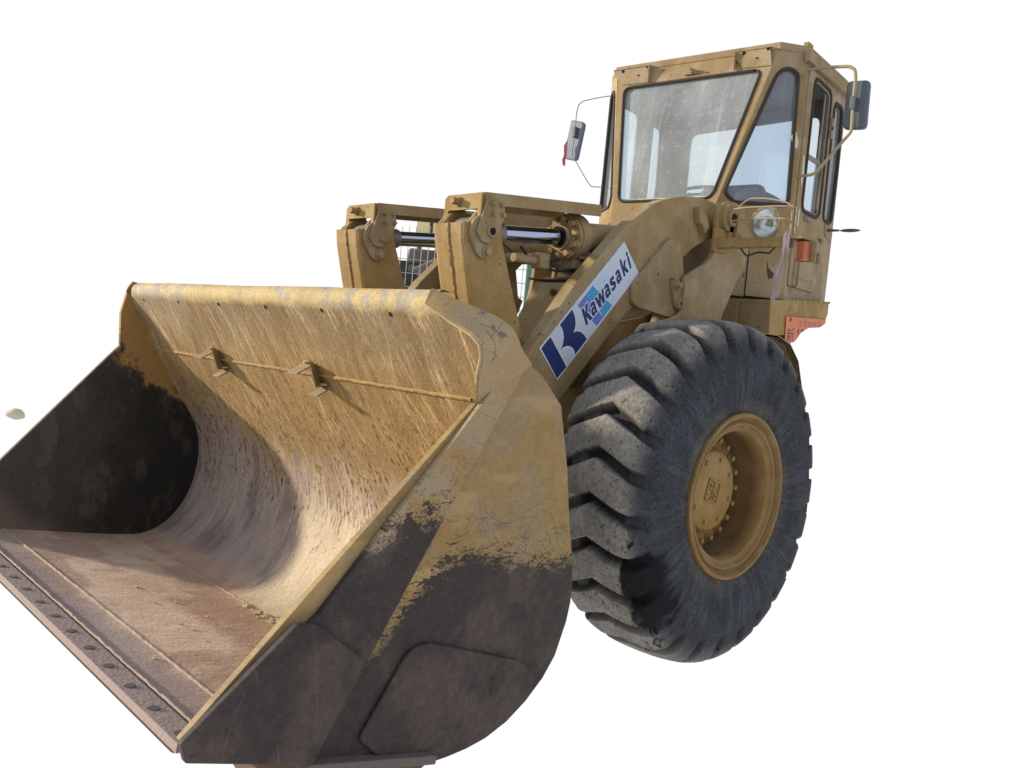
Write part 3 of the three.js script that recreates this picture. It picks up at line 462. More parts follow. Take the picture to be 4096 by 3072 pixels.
// ---------------------------------------------------------------- tilt levers, cylinders, covers
for (const s of [1, -1]) {
  const cx = 0.385 * s, front = [[1.108, 1.686], [1.1, 1.617], [1.063, 1.48], [1.027, 1.353], [0.95, 1.07], [0.9, 0.88]], rear = [[0.62, 0.88], [0.69, 1.18], [0.765, 1.359], [0.826, 1.496], [0.895, 1.66]];
  const top = [[0.9, 1.735], [0.93, 1.752], [0.965, 1.76], [1.0, 1.757], [1.025, 1.747], [1.044, 1.731], [1.058, 1.712], [1.07, 1.697], [1.084, 1.688]];
  const lever = mesh('tilt_lever', loader, M.gold,
    zy([...front, ...rear, ...top], cx - 0.1, cx - 0.072, { bevel: 0.011, bs: 3 }), zy([...front, ...rear, ...top], cx + 0.072, cx + 0.1, { bevel: 0.011, bs: 3 }),
    zy([[1.112, 1.682], [1.104, 1.617], [1.067, 1.48], [1.031, 1.353], [0.954, 1.07], [0.904, 0.88], [0.87, 0.88], [1.0, 1.353], [1.075, 1.66], [1.08, 1.68]], cx - 0.092, cx + 0.092, { bevel: 0.012, bs: 3 }),
    zy([[0.9, 1.66], [0.826, 1.496], [0.69, 1.18], [0.62, 0.88], [0.65, 0.88], [0.72, 1.18], [0.85, 1.496], [0.925, 1.66]], cx - 0.085, cx + 0.085), zy([[1.08, 1.6], [0.92, 1.6], [0.92, 1.58], [1.08, 1.58]], cx - 0.08, cx + 0.08));
  mesh('weld_seam', lever, M.gold, lumpy(tube(front.map(([z, y]) => [cx + 0.005, y, z + 0.004]), 0.0075, { seg: 120, rs: 6 }), 0.007, 50, 20 + s));
  for (const e of [1, -1]) {                                         // pin boss and hanger plate on either side
    const f = (a, b) => e > 0 ? [cx + a, cx + b] : [cx - b, cx - a];
    mesh('pin_boss', lever, M.paint, zy(rounded([[1.075, 1.70], [1.085, 1.64], [1.04, 1.56], [1.0, 1.542], [0.965, 1.565], [0.95, 1.63], [0.96, 1.70], [1.02, 1.735]], 0.03), ...f(0.1, 0.119), { bevel: 0.004 }), bolt([cx + e * 0.119, 1.577, 0.99], [e, 0, 0], 0.019, 0.022));
    const hg = mesh('hanger_plate', lever, M.paint, zy(rounded([[1.018, 1.792], [0.925, 1.79], [0.915, 1.735], [0.955, 1.64], [0.985, 1.61], [1.03, 1.613], [1.06, 1.65]], [0.004, 0.004, 0.01, 0.012, 0.012, 0.012, 0.01]), ...f(0.12, 0.133), { bevel: 0.003 }));
    void hg;
    mesh('lever_pin', lever, M.paint, rodBetween([cx + e * 0.1, 1.662, 0.985], [cx + e * 0.142, 1.662, 0.985], 0.026, 0.025, 24)); if (e > 0 && s > 0) mesh('pin_bore', lever, M.dark, rodBetween([cx + e * 0.12, 1.662, 0.985], [cx + e * 0.1435, 1.662, 0.985], 0.016, 0.016, 16));
    for (const [z, y] of [[0.995, 1.776], [0.943, 1.779], [0.985, 1.735], [0.932, 1.737]]) mesh('hanger_bolt', lever, M.paint, bolt([cx + e * 0.133, y, z], [e, 0, 0], 0.0095, 0.016));
  }
  // folded cover over the rod
  const top2 = [0, 0.106, -0.994], cover = mesh('rod_cover', loader, M.paint,
    slab([cx, 1.815, 1.025], [1, 0, 0], top2, [[-0.12, 0], [0.12, 0], [0.12, 0.73], [-0.12, 0.73]], -0.004, 0.004),
    zy([[1.025, 1.815], [1.025, 1.768], [0.925, 1.778], [0.297, 1.842], [0.297, 1.892]], cx + 0.113, cx + 0.12, { bevel: 0.002 }), zy([[1.025, 1.815], [1.025, 1.768], [0.925, 1.778], [0.297, 1.842], [0.297, 1.892]], cx - 0.12, cx - 0.113, { bevel: 0.002 }));
  mesh('cover_front', cover, M.gold, slab([cx, 0, 1.03], [1, 0, 0], [0, 1, 0], [[-0.12, 1.692], [-0.092, 1.692], [-0.092, 1.748], [0.098, 1.748], [0.098, 1.692], [0.12, 1.692], [0.12, 1.815], [-0.1, 1.815], [-0.12, 1.8]], 0, 0.012, { bevel: 0.002 }));
  mesh('cover_bolt', cover, M.gold, bolt([cx - 0.025, 1.783, 1.042], [0, 0, 1], 0.016, 0.04));
  // tilt cylinder
  const a = [cx, 1.665, 0.985], d = [0, 0.114, -0.9935], at = (t) => [cx, a[1] + d[1] * t, a[2] + d[2] * t];
  const cyl = mesh('tilt_cylinder', loader, M.paint, rodBetween(at(0.56), at(1.5), 0.074, 0.074, 40), rodBetween(at(0.6), at(0.655), 0.112, 0.112, 40), rodBetween(at(0.582), at(0.6), 0.105, 0.105, 40), rodBetween(at(0.54), at(0.582), 0.06, 0.06, 32), lumpy(box(cx - 0.05, cx + 0.07, 1.635, 1.675, 0.28, 0.36, 0.01), 0.006, 20, 4));
  mesh('piston_rod', cyl, M.chrome, rodBetween(at(0.02), at(0.57), 0.037, 0.037, 40)); mesh('rod_eye', cyl, M.steel, rodBetween([cx - 0.06, a[1], a[2]], [cx + 0.06, a[1], a[2]], 0.062, 0.062, 32), rodBetween(at(0.0), at(0.17), 0.047, 0.047, 32)); mesh('gland', cyl, M.dark, rodBetween(at(0.532), at(0.542), 0.05, 0.05, 32));
  for (let k = 0; k < 10; k++) { const t = k / 10 * 6.2832 + 0.2, q = at(0.58); mesh('gland_bolt', cyl, M.gold, bolt([q[0] + 0.086 * Math.cos(t), q[1] + 0.086 * Math.sin(t), q[2]], [0, -d[1], -d[2]], 0.0165, 0.03)); }
  mesh('cylinder_band', cyl, M.gold, rodBetween(at(0.656), at(0.72), 0.079, 0.079, 40));
}
// cross member between the arms, valves and hoses
{
  const X = group('cross_member', loader);
  for (const s of [1, -1]) mesh('face_plate', X, M.paint, slab([0, 1.522, 0.386], [1, 0, 0], [0, 0.872, -0.49], s > 0 ? [[0.2, -0.85], [0.525, -0.85], [0.525, 0], [0.2, 0]] : [[-0.525, -0.85], [-0.2, -0.85], [-0.2, 0], [-0.525, 0]], -0.02, 0, { bevel: 0.004 }));
  mesh('cross_tube', X, M.grime, rodBetween([-0.53, 1.15, 0.42], [0.53, 1.15, 0.42], 0.12, 0.12, 32));
  mesh('shelf', X, M.grime, box(0.14, 0.52, 1.535, 1.545, 0.12, 0.38, 0.003)); mesh('face_bolt', X, M.grime, bolt([0.36, 1.47, 0.42], [0, 0.49, 0.872], 0.013, 0.018));
  mesh('valve_block', X, M.grime, lumpy(box(0.26, 0.46, 1.555, 1.64, 0.1, 0.3, 0.012), 0.012, 14, 3), box(0.2, 0.5, 1.5, 1.54, 0.0, 0.1, 0.01));
  mesh('hose_fitting', X, M.paint, rodBetween([0.36, 1.598, 0.7], [0.36, 1.6, 0.56], 0.02, 0.02, 16), lumpy(box(0.33, 0.4, 1.565, 1.64, 0.5, 0.565, 0.012), 0.006, 20, 6));
  mesh('hose_fitting', X, M.paint, lumpy(box(0.36, 0.43, 1.588, 1.642, 0.312, 0.375, 0.012), 0.006, 20, 7), rodBetween([0.4, 1.617, 0.33], [0.4, 1.622, 0.24], 0.021, 0.021, 16));
  mesh('hydraulic_hose', X, M.hose, tube([[0.36, 1.605, 0.53], [0.36, 1.625, 0.45], [0.37, 1.645, 0.38], [0.33, 1.65, 0.28]], 0.018, { seg: 40 }), tube([[0.3, 1.66, 0.6], [0.28, 1.6, 0.5], [0.29, 1.62, 0.38], [0.3, 1.67, 0.25]], 0.007, { seg: 40 }), tube([[0.25, 1.7, 0.75], [0.26, 1.62, 0.58], [0.28, 1.61, 0.45]], 0.005, { seg: 40 }), tube([[0.3, 1.585, 0.52], [0.34, 1.575, 0.4], [0.38, 1.585, 0.3]], 0.006, { seg: 30 }));
  mesh('head_pipe', X, M.paint, tube([[-0.4, 1.66, 0.2], [-0.1, 1.66, 0.25], [0.1, 1.655, 0.2], [0.2, 1.6, 0.05]], 0.03, { seg: 40 }));
}
// ---------------------------------------------------------------- front frame with the arm towers
{
  const F = group('front_frame', loader);
  const tower = [[-0.42, 1.94], [-0.424, 1.99], [-0.465, 2.034], [-0.536, 2.058], [-0.6, 2.058], [-0.66, 2.04], [-0.705, 1.99], [-0.735, 1.9], [-0.75, 1.81], [-0.7, 1.71], [-0.64, 1.617], [-0.55, 1.45], [-0.5, 1.2], [-0.45, 0.8], [0.35, 0.8], [0.3, 1.1], [0.1, 1.36], [-0.1, 1.4], [-0.2, 1.44], [-0.2, 1.62], [-0.3, 1.675], [-0.38, 1.72], [-0.42, 1.77], [-0.436, 1.85]];
  const towerB = [...tower.slice(0, 14), [0.3, 0.8], [0.2, 1.1], [-0.05, 1.24], [-0.36, 1.3], [-0.42, 1.6], [-0.436, 1.85]];
  for (const s of [1, -1]) {
    const f = (a, b) => s > 0 ? [a, b] : [-b, -a];
    mesh('tower_plate', F, M.paint, zy(rounded(s > 0 ? tower : towerB, 0.025), ...f(0.632, 0.664), { bevel: 0.008 })); mesh('tower_plate', F, M.drab, zy(s > 0 ? tower : towerB, ...f(0.46, 0.485), { bevel: 0.004 }));
    mesh('arm_pivot', F, M.paint, rodBetween([s * 0.45, 1.963, -0.51], [s * 0.69, 1.963, -0.51], 0.075, 0.072, 40), rodBetween([s * 0.69, 1.963, -0.51], [s * 0.705, 1.963, -0.51], 0.045, 0.043, 32)); mesh('pivot_recess', F, M.dark, rodBetween([s * 0.7, 1.963, -0.51], [s * 0.7062, 1.963, -0.51], 0.024, 0.024, 24));
    mesh('lock_plate', F, M.paint, zy([[-0.535, 1.99], [-0.59, 1.98], [-0.59, 1.83], [-0.535, 1.83]], ...f(0.69, 0.712), { bevel: 0.003 }), bolt([s * 0.712, 1.87, -0.56], [s, 0, 0], 0.012, 0.016));
  }
  mesh('frame_body', F, M.drab, box(-0.46, 0.46, 0.45, 1.22, -0.7, 0.3, 0.02), box(-0.62, 0.62, 0.5, 0.8, -0.42, 0.33, 0.02), zy([[-0.62, 1.36], [-0.9, 1.6], [-1.0, 1.5], [-1.0, 0.6], [-0.4, 0.6]], -0.4, 0.4));
  mesh('axle', F, M.grime, rodBetween([-0.92, 0.629, 0], [0.92, 0.629, 0], 0.16, 0.16, 32), new THREE.SphereGeometry(0.3, 32, 20).translate(0, 0.629, 0));
  mesh('lift_cylinder', F, M.drab, rodBetween([0.56, 1.487, -0.205], [0.56, 1.1, -0.05], 0.05, 0.05, 24), rodBetween([-0.56, 1.487, -0.205], [-0.56, 1.1, -0.05], 0.05, 0.05, 24));
  mesh('arm_hinge', F, M.paint, rodBetween([-0.62, 0.42, 1.17], [0.62, 0.42, 1.17], 0.07, 0.07, 32), box(-0.62, -0.5, 0.2, 0.7, 1.13, 1.36, 0.01), box(0.5, 0.62, 0.2, 0.7, 1.13, 1.36, 0.01));
  mesh('lever_link', F, M.drab, zy([[0.78, 0.95], [1.4, 0.7], [1.4, 0.62], [0.7, 0.84]], 0.34, 0.43), zy([[0.78, 0.95], [1.4, 0.7], [1.4, 0.62], [0.7, 0.84]], -0.43, -0.34), rodBetween([-0.5, 1.1, 0.78], [0.5, 1.1, 0.78], 0.055, 0.055, 24));
  // mudguard behind the front tyre
  for (const s of [1, -1]) {
    const pl = [[-0.3, 1.36], [-0.405, 1.365], [-0.546, 1.365], [-0.676, 1.328], [-0.77, 1.252], [-0.864, 1.06], [-0.97, 0.86], [-1.026, 0.588], [-1.03, 0.45]], A = pl.map(([z, y]) => [s * 0.62, y, z]), B = pl.map(([z, y]) => [s * 1.0, y, z]);
    mesh('mudguard', F, M.drab, ribbon(A, B, s * 0.006), ribbon(B.map(([x, y, z]) => [x - s * 0.03, y, z]), B, s * 0.012));
  }
}

// ---------------------------------------------------------------- rear frame, platform and cab (the machine is articulated: these are turned)
const TURN = 7.41 * Math.PI / 180, PZ = -1.3;
const CAB = new THREE.Matrix4().makeTranslation(0, 0, PZ).multiply(new THREE.Matrix4().makeRotationY(TURN)).multiply(new THREE.Matrix4().makeTranslation(0, 0, -PZ));
const cmesh = (name, parent, mat, ...geos) => { const m = mesh(name, parent, mat, ...geos); m.geometry.applyMatrix4(CAB); return m; };
{
  const cab = group('cab', loader);
  // planes: front (leans back), chamfers, sides
  const FO = [0, 2.13, -0.716], FV = [0, 0.9755, -0.22], fy = (y) => (y - 2.13) / 0.9755;
  const glassTop = fy(2.884), glassBot = fy(2.132);
  const wsHole = rounded([[-0.308, glassBot], [0.308, glassBot], [0.455, glassTop], [-0.455, glassTop]], 0.055);
  const bent = (pts) => pts;
  cmesh('front_panel', cab, M.cab, slab(FO, [1, 0, 0], FV, [[-0.325, fy(1.92)], [0.325, fy(1.92)], [0.347, fy(2.11)], [0.532, fy(3.012)], [-0.532, fy(3.012)], [-0.347, fy(2.11)]], -0.03, 0, { holes: [wsHole], bevel: 0.004 }));
  const seal = (pts, map3, r, off = 0) => tube(pts.map((p) => map3(p, off)), r, { closed: true, seg: pts.length * 6, tension: 0.1 });
  const onF = ([u, v], k = 0) => [u, FO[1] + v * 0.9755 + k * 0.22, FO[2] - v * 0.22 + k * 0.9755];
  cmesh('window_seal', cab, M.seal, seal(wsHole, onF, 0.009, 0.001));
  const pane = (o, u, v, pts, t) => slab(o, u, v, pts, t, t + 0.0005, { bevel: 0 });
  const paneFlat = (o, u, v, pts, t) => { const U = V(...u).normalize(), W = V(...v).normalize(), N = U.clone().cross(W); const g = new THREE.ShapeGeometry(shapeOf(pts)); const q = g.attributes.position, uv = []; for (let i = 0; i < q.count; i++) uv.push(q.getX(i) + 0.5, q.getY(i)); g.applyMatrix4(new THREE.Matrix4().makeBasis(U, W, N)); g.translate(o[0] + N.x * t, o[1] + N.y * t, o[2] + N.z * t); g.setAttribute('uv', new THREE.Float32BufferAttribute(uv, 2)); const n = g.toNonIndexed(); n.userData.keepUV = true; return n; };
  void pane; void bent;
  const ws = cmesh('windshield', cab, glass(0.33, [0.72, 0.77, 0.77], 301), paneFlat(FO, [1, 0, 0], FV, wsHole, -0.012)); ws.userData.label = 'windshield of dusty glass';
  // chamfered corner panels with the triangular quarter lights
  const cy0 = 1.6, q = (s) => ({ o: [s * 0.655, 0, -1.04], u: s > 0 ? [0.686, 0, -0.728] : [0.686, 0, 0.728], k: s > 0 ? -1 : 1 });
  const triWin = rounded([[0.115, 2.9], [0.05, 2.875], [0.032, 2.16], [0.06, 2.135], [0.35, 2.12], [0.415, 2.17], [0.38, 2.27], [0.175, 2.86]], [0.05, 0.03, 0.03, 0.02, 0.02, 0.03, 0.05, 0.05]);
  const rim = [[0, cy0], [0.34, cy0], [0.36, 1.86], [0.455, 1.9], [0.45, 2.11], [0.178, 3.012], [0, 3.012]];
  const qg = glass(0.16, [0.66, 0.76, 0.86], 311), dg = glass(0.12, [0.68, 0.78, 0.87], 313);
  for (const s of [1, -1]) {
    const { o, u, k } = q(s), m = (pts) => pts.map(([a, y]) => [k * a, y]), N = V(...u).cross(V(0, 1, 0)).normalize();
    cmesh('corner_panel', cab, M.cab, slab(o, u, [0, 1, 0], m(rim), -0.025, 0, { holes: [m(triWin)], bevel: 0.004 }));
    const on = ([a, y], h = 0) => { const U = V(...u).normalize(); return [o[0] + U.x * k * a + N.x * h, y, o[2] + U.z * k * a + N.z * h]; };
    cmesh('window_seal', cab, M.seal, seal(triWin, on, 0.011, 0.001)); cmesh('quarter_window', cab, qg, paneFlat(o, u, [0, 1, 0], m(triWin), -0.012));
    if (s > 0) {
      cmesh('door_seam', cab, M.dark, slab(o, u, [0, 1, 0], [[-0.238, 1.6], [-0.232, 1.6], [-0.232, 1.86], [-0.238, 1.86]], 0.0, 0.003, { bevel: 0 }), slab(o, u, [0, 1, 0], [[-0.24, 1.6], [-0.0, 1.6], [-0.0, 1.607], [-0.24, 1.607]], 0.0, 0.003, { bevel: 0 }));
      const torn = cmesh('bare_patch', cab, phys({ color: 0x3a3632, roughness: 0.9 }), slab(o, u, [0, 1, 0], [[-0.12, 1.813], [-0.116, 1.76], [-0.102, 1.712], [-0.08, 1.722], [-0.074, 1.748], [-0.108, 1.775]].map(([a, b]) => [a - 0.0, b]), 0.0005, 0.002, { bevel: 0 })); void torn;
      cmesh('paper_scrap', cab, M.paper, slab([0, 0, 0].map((_, i) => on([0.03, 2.5], 0.006)[i]), u, [0, 1, 0], [[-0.035, 0.02], [0.0, 0.05], [0.02, -0.01], [0.012, -0.05], [-0.01, -0.02]], 0, 0.002, { bevel: 0 }));
    }
    // sides
    const w2 = rounded([[-1.515, 2.855], [-1.66, 2.855], [-1.68, 2.5], [-1.665, 2.14], [-1.515, 2.14]], [0.05, 0.05, 0.02, 0.05, 0.05]), rw2 = w2.map(([z, y]) => [z + (s < 0 ? -0.06 : 0), y]);
    const sz = s > 0 ? [0.63, 0.655] : [-0.655, -0.63], doorHole = [[-1.06, 1.685], [-1.06, 2.925], [-1.46, 2.925], [-1.46, 1.685]];
    const zEnd = s > 0 ? -1.715 : -1.9;
    cmesh('side_wall', cab, M.dusty, zy([[-1.04, cy0], [-1.04, 3.0], [zEnd, 3.0], [zEnd, 2.1], [zEnd + 0.01, cy0 + 0.03]], ...sz, { holes: [doorHole, rw2], bevel: 0.003 }));
    const onS = ([z, y], h = 0) => [s * (0.655 + h), y, z]; const sideGlass = (pts, t) => paneFlat([s * t, 0, 0], [0, 0, -s], [0, 1, 0], pts.map(([z, y]) => [-s * z, y]), 0);
    cmesh('window_seal', cab, M.seal, seal(rw2, onS, 0.0105, 0.0)); cmesh('side_window', cab, dg, sideGlass(rw2, 0.645));
    const door = group('door', cab); door.userData.label = s > 0 ? 'near cab door with its window half open' : undefined; if (s < 0) delete door.userData.label;
    const dw = rounded([[-1.145, 2.895], [-1.42, 2.885], [-1.42, 2.13], [-1.14, 2.13]], 0.06), dx = s > 0 ? [0.64, 0.664] : [-0.664, -0.64];
    door.parent.remove(door); cab.remove(door);
    const dm = cmesh('door', cab, M.dusty, zy(rounded([[-1.066, 1.69], [-1.066, 2.92], [-1.454, 2.92], [-1.454, 1.69]], 0.02), ...dx, { holes: [dw], bevel: 0.003 })); if (s > 0) dm.userData.label = 'near cab door';
    cmesh('window_seal', cab, M.seal, seal(dw, ([z, y]) => [s * 0.665, y, z], 0.0105)); cmesh('window_frame', cab, M.steel, seal(rounded([[-1.16, 2.88], [-1.408, 2.87], [-1.408, 2.145], [-1.155, 2.145]], 0.05), ([z, y]) => [s * 0.66, y, z], 0.006));
    cmesh('door_window', cab, dg, sideGlass(s > 0 ? [[-1.15, 2.46], [-1.41, 2.46], [-1.41, 2.14], [-1.15, 2.14]] : dw, 0.648));
    if (s > 0) {
      cmesh('window_bar', cab, M.steel, box(0.64, 0.652, 2.44, 2.47, -1.41, -1.15, 0.002), box(0.64, 0.655, 2.4, 2.44, -1.4, -1.36, 0.004), box(0.642, 0.65, 2.14, 2.88, -1.385, -1.365, 0.002));
      cmesh('door_hinge', cab, M.cab, box(0.663, 0.682, 2.69, 2.74, -1.475, -1.445, 0.003), box(0.663, 0.682, 2.62, 2.67, -1.475, -1.445, 0.003));
      cmesh('door_latch', cab, M.steel, rodBetween([0.664, 2.095, -1.2], [0.678, 2.095, -1.2], 0.018, 0.014, 12), box(0.674, 0.684, 2.086, 2.102, -1.28, -1.2, 0.003), box(0.664, 0.676, 1.93, 2.0, -1.46, -1.42, 0.003)); 
      cmesh('door_handle', cab, M.drab, box(0.664, 0.684, 1.99, 2.02, -1.5, -1.46, 0.004), box(0.664, 0.676, 1.87, 1.95, -1.5, -1.46, 0.004), tube([[0.668, 1.95, -1.125], [0.69, 1.94, -1.125], [0.69, 1.7, -1.125], [0.668, 1.69, -1.125]], 0.007, { seg: 40 }));
      cmesh('kick_panel', cab, M.dusty, zy([[-1.12, 1.85], [-1.12, 1.75], [-1.44, 1.75], [-1.46, 1.86]], 0.6645, 0.668, { bevel: 0.001 }));
      cmesh('paper_scrap', cab, M.paper, zy([[-1.085, 2.43], [-1.1, 2.44], [-1.12, 2.33], [-1.1, 2.25], [-1.085, 2.3]], 0.665, 0.667, { bevel: 0 }), zy([[-1.1, 2.13], [-1.115, 2.13], [-1.115, 2.04], [-1.1, 2.03]], 0.665, 0.667, { bevel: 0 }));
      // lever sticking out behind
      cmesh('tail_lever', cab, M.plastic, rodBetween([0.655, 2.092, -1.6], [0.735, 2.09, -1.6], 0.011, 0.006, 12), new THREE.SphereGeometry(1, 20, 12).scale(0.062, 0.011, 0.008).translate(0.8, 2.089, -1.6)); cmesh('lever_bracket', cab, M.cab, zy([[-1.56, 2.12], [-1.66, 2.12], [-1.66, 2.03], [-1.56, 2.06]], 0.655, 0.661, { bevel: 0.001 }), bolt([0.661, 2.06, -1.58], [1, 0, 0], 0.007, 0.007));
    }
    cmesh('gutter', cab, M.cab, box(s > 0 ? 0.655 : -0.685, s > 0 ? 0.685 : -0.655, 2.935, 2.995, -1.7, s > 0 ? -0.99 : -1.2, 0.004));
    // outside mirror on its bent tube
    const mk = group('mirror', loader), X = (x) => s * x;
    cmesh('mirror_arm', mk, s > 0 ? M.wire : M.steel, tube([[0.645, 2.905, -1.05], [0.72, 2.906, -1.05], [0.83, 2.9, -1.05], [0.885, 2.893, -1.05], [0.916, 2.87, -1.05], [0.926, 2.82, -1.05], [0.927, 2.69, -1.05], [0.932, 2.57, -1.05], [0.928, 2.53, -1.05], [0.88, 2.471, -1.05], [0.79, 2.357, -1.05], [0.745, 2.315, -1.05], [0.655, 2.306, -1.05]].map(([x, y, z]) => [X(x), y, z]), s > 0 ? 0.0095 : 0.0038, { seg: 140, tension: 0.3 }));
    const hx = [0.872, 1.0].map((x) => X(s > 0 ? x : x + 0.018)).sort((a, b) => a - b), hp = rounded([[hx[0], 2.56], [hx[1], 2.553], [hx[1] - 0.005, 2.818], [hx[0], 2.825]], 0.03);
    const lean = (g) => s > 0 ? g : g.translate(0.915, -2.64, 0).rotateZ(-0.17).translate(-0.915, 2.64, 0);
    cmesh('mirror_head', mk, s > 0 ? M.plastic : phys({ color: 0x6c7686, roughness: 0.45 }), lean(slab([0, s > 0 ? 0 : -0.05, -1.085], [1, 0, 0], [0, 1, 0], hp, -0.03, 0.012, { bevel: 0.014, bs: 4 })));
    cmesh('mirror_glass', mk, M.mirror, lean(slab([0, s > 0 ? 0 : -0.05, -1.117], [1, 0, 0], [0, 1, 0], rounded([[hx[0] + 0.012, 2.572], [hx[1] - 0.012, 2.567], [hx[1] - 0.014, 2.806], [hx[0] + 0.012, 2.812]], 0.025), 0, 0.003, { bevel: 0.001 })));
    cmesh('mirror_clamp', mk, M.plastic, box(X(0.927) - 0.014, X(0.927) + 0.014, 2.655, 2.725, -1.08, -1.035, 0.004));
    if (s < 0) cmesh('red_ribbon', mk, phys({ color: 0x7a2832, roughness: 0.9 }), slab([X(0.968), 2.55, -1.04], [1, 0, 0], [0, 1, 0], [[-0.03, 0.05], [-0.005, 0.09], [0.0, -0.03], [-0.02, -0.03]], 0, 0.003, { bevel: 0 }), slab([X(0.968), 2.48, -1.04], [1, 0, 0], [0, 1, 0], [[-0.035, 0.03], [-0.01, 0.06], [-0.005, -0.02], [-0.025, -0.01]], 0, 0.003, { bevel: 0 }));
  }
  // roof
  cmesh('roof', cab, M.cab, xz([[-0.54, -0.905], [0.54, -0.905], [0.662, -1.045], [0.662, -1.7], [-0.662, -1.9], [-0.662, -1.045]], 2.99, 3.035, { bevel: 0.008 }));
  cmesh('roof_horn', cab, M.cab, box(0.62, 0.655, 3.03, 3.06, -1.1, -1.03, 0.008));
  cmesh('roof_liner', cab, M.interior, xz([[-0.5, -0.98], [0.5, -0.98], [0.62, -1.08], [0.62, -1.68], [-0.62, -1.86], [-0.62, -1.08]], 2.93, 2.985, { bevel: 0.002 }));
  // rear wall with its big window
  cmesh('rear_wall', cab, M.interior, slab([0, 0, -1.8], [0.9888, 0, 0.149], [0, 1, 0], [[-0.66, cy0], [0.62, cy0], [0.62, 2.99], [-0.66, 2.99]], -0.02, 0.0, { holes: [rounded([[-0.5, 2.05], [0.5, 2.05], [0.5, 2.84], [-0.5, 2.84]], 0.06)], bevel: 0.002 }));
  cmesh('rear_window', cab, glass(0.2, [0.75, 0.83, 0.88], 317), paneFlat([0, 0, -1.8], [0.9888, 0, 0.149], [0, 1, 0], rounded([[-0.5, 2.05], [0.5, 2.05], [0.5, 2.84], [-0.5, 2.84]], 0.06), -0.01));
  cmesh('floor', cab, M.interior, xz([[-0.5, -0.8], [0.42, -0.8], [0.62, -1.06], [0.62, -1.68], [-0.62, -1.86], [-0.62, -1.06]], 1.64, 1.68, { bevel: 0 }));
  // lamp brackets and wiper pivot above the windshield
  for (const [a, b, t] of [[-0.535, -0.265, 1], [0.275, 0.51, -1]]) {
    const fq = (u, y, k) => onF([u, fy(y)], k), P3 = [[a - 0.01, 2.995, 0.026], [a + 0.02, 2.95, 0.02], [a + 0.06, 2.905, 0.006]], Q3 = [[b - 0.02, 2.995, 0.026], [b - 0.01, 2.95, 0.02], [b, 2.898, 0.006]];
    const br = cmesh('lamp_bracket', cab, M.cab, ribbon(P3.map((p) => fq(...p)), Q3.map((p) => fq(...p)), 0.005), ribbon([fq(a - 0.01, 2.996, 0.03), fq(a - 0.01, 3.008, 0.0)], [fq(b - 0.02, 2.996, 0.03), fq(b - 0.02, 3.008, 0.0)], 0.005),
      slab([t > 0 ? b - 0.012 : a + 0.012, 0, 0], [0, 0, -1], [0, 1, 0], [[0.86, 2.998], [0.92, 3.0], [0.885, 2.9], [0.868, 2.9]], -0.003, 0.003, { bevel: 0.001 }));
    void br; for (const [u, y] of [[a + 0.06, 2.985], [b - 0.09, 2.95], [b - 0.03, 2.99]]) { const k = 0.006 + Math.max(0, Math.min(1, (y - 2.905) / 0.09)) * 0.02, c = onF([u, fy(y)], k - 0.004); cmesh('bracket_hole', cab, M.dark, rodBetween(c, onF([u, fy(y)], k + 0.004), 0.01, 0.01, 12)); }
  }
  cmesh('wiper_pivot', cab, M.paint, rodBetween(onF([0.02, fy(2.925)], 0), onF([0.02, fy(2.925)], 0.03), 0.018, 0.012, 14), rodBetween(onF([0.02, fy(2.925)], 0.03), onF([0.02, fy(2.925)], 0.055), 0.006, 0.005, 8), box(-0.035, 0.055, 2.91, 2.92, -0.89, -0.878, 0.003));
  cmesh('cab_base', cab, M.drab, box(-0.45, 0.5, 1.5, 2.0, -0.98, -0.95, 0.004));
  cmesh('dashboard', cab, M.dash, box(-0.36, 0.3, 2.1, 2.16, -0.9, -0.765, 0.01), box(-0.2, 0.2, 1.66, 2.1, -0.95, -0.8, 0.02));
  const wheelPos = V(0.02, 2.22, -1.0); const sw = new THREE.TorusGeometry(0.17, 0.011, 12, 48).rotateX(-1.1).translate(...wheelPos.toArray());
  cmesh('steering_wheel', cab, M.rubber, sw, rodBetween([0.02, 2.22, -1.0], [0.02, 2.0, -0.88], 0.02, 0.02, 14), rodBetween([-0.15, 2.22, -1.0], [0.19, 2.22, -1.0], 0.008, 0.008, 10));
  cmesh('seat', cab, M.seat, new RoundedBoxGeometry(0.46, 0.14, 0.44, 4, 0.05).translate(0, 1.98, -1.42), new RoundedBoxGeometry(0.44, 0.4, 0.12, 4, 0.05).translate(0, 2.2, -1.62)); cmesh('side_console', cab, M.seat, new RoundedBoxGeometry(0.2, 0.5, 0.4, 4, 0.08).translate(0.4, 2.0, -1.15));

  // platform under the cab, number plate
  const plat = group('platform', loader);
  cmesh('platform_side', plat, M.gold, zy([[-0.742, 1.579], [-1.635, 1.656], [-1.64, 1.58], [-1.6, 1.53], [-1.5, 1.49], [-1.32, 1.474], [-1.2, 1.43], [-1.1, 1.408], [-0.762, 1.391]], 0.69, 0.706, { bevel: 0.002 }));
  cmesh('platform_front', plat, M.drab, box(0.34, 0.69, 1.2, 1.572, -0.775, -0.75, 0.003), box(0.3, 0.52, 1.3, 1.575, -0.748, -0.735, 0.002)); cmesh('platform_deck', plat, M.drab, slab([0, 1.579, -0.745], [1, 0, 0], [0, 0.086, -0.996], [[-0.69, 0], [0.69, 0], [0.69, 0.88], [-0.69, 0.88]], -0.02, -0.001, { bevel: 0.001 }));
  cmesh('rear_frame', plat, M.dark, box(-0.5, 0.66, 1.0, 1.38, -1.15, -0.8, 0.01), box(-0.45, 0.55, 0.5, 1.5, -1.5, -1.0, 0.02));
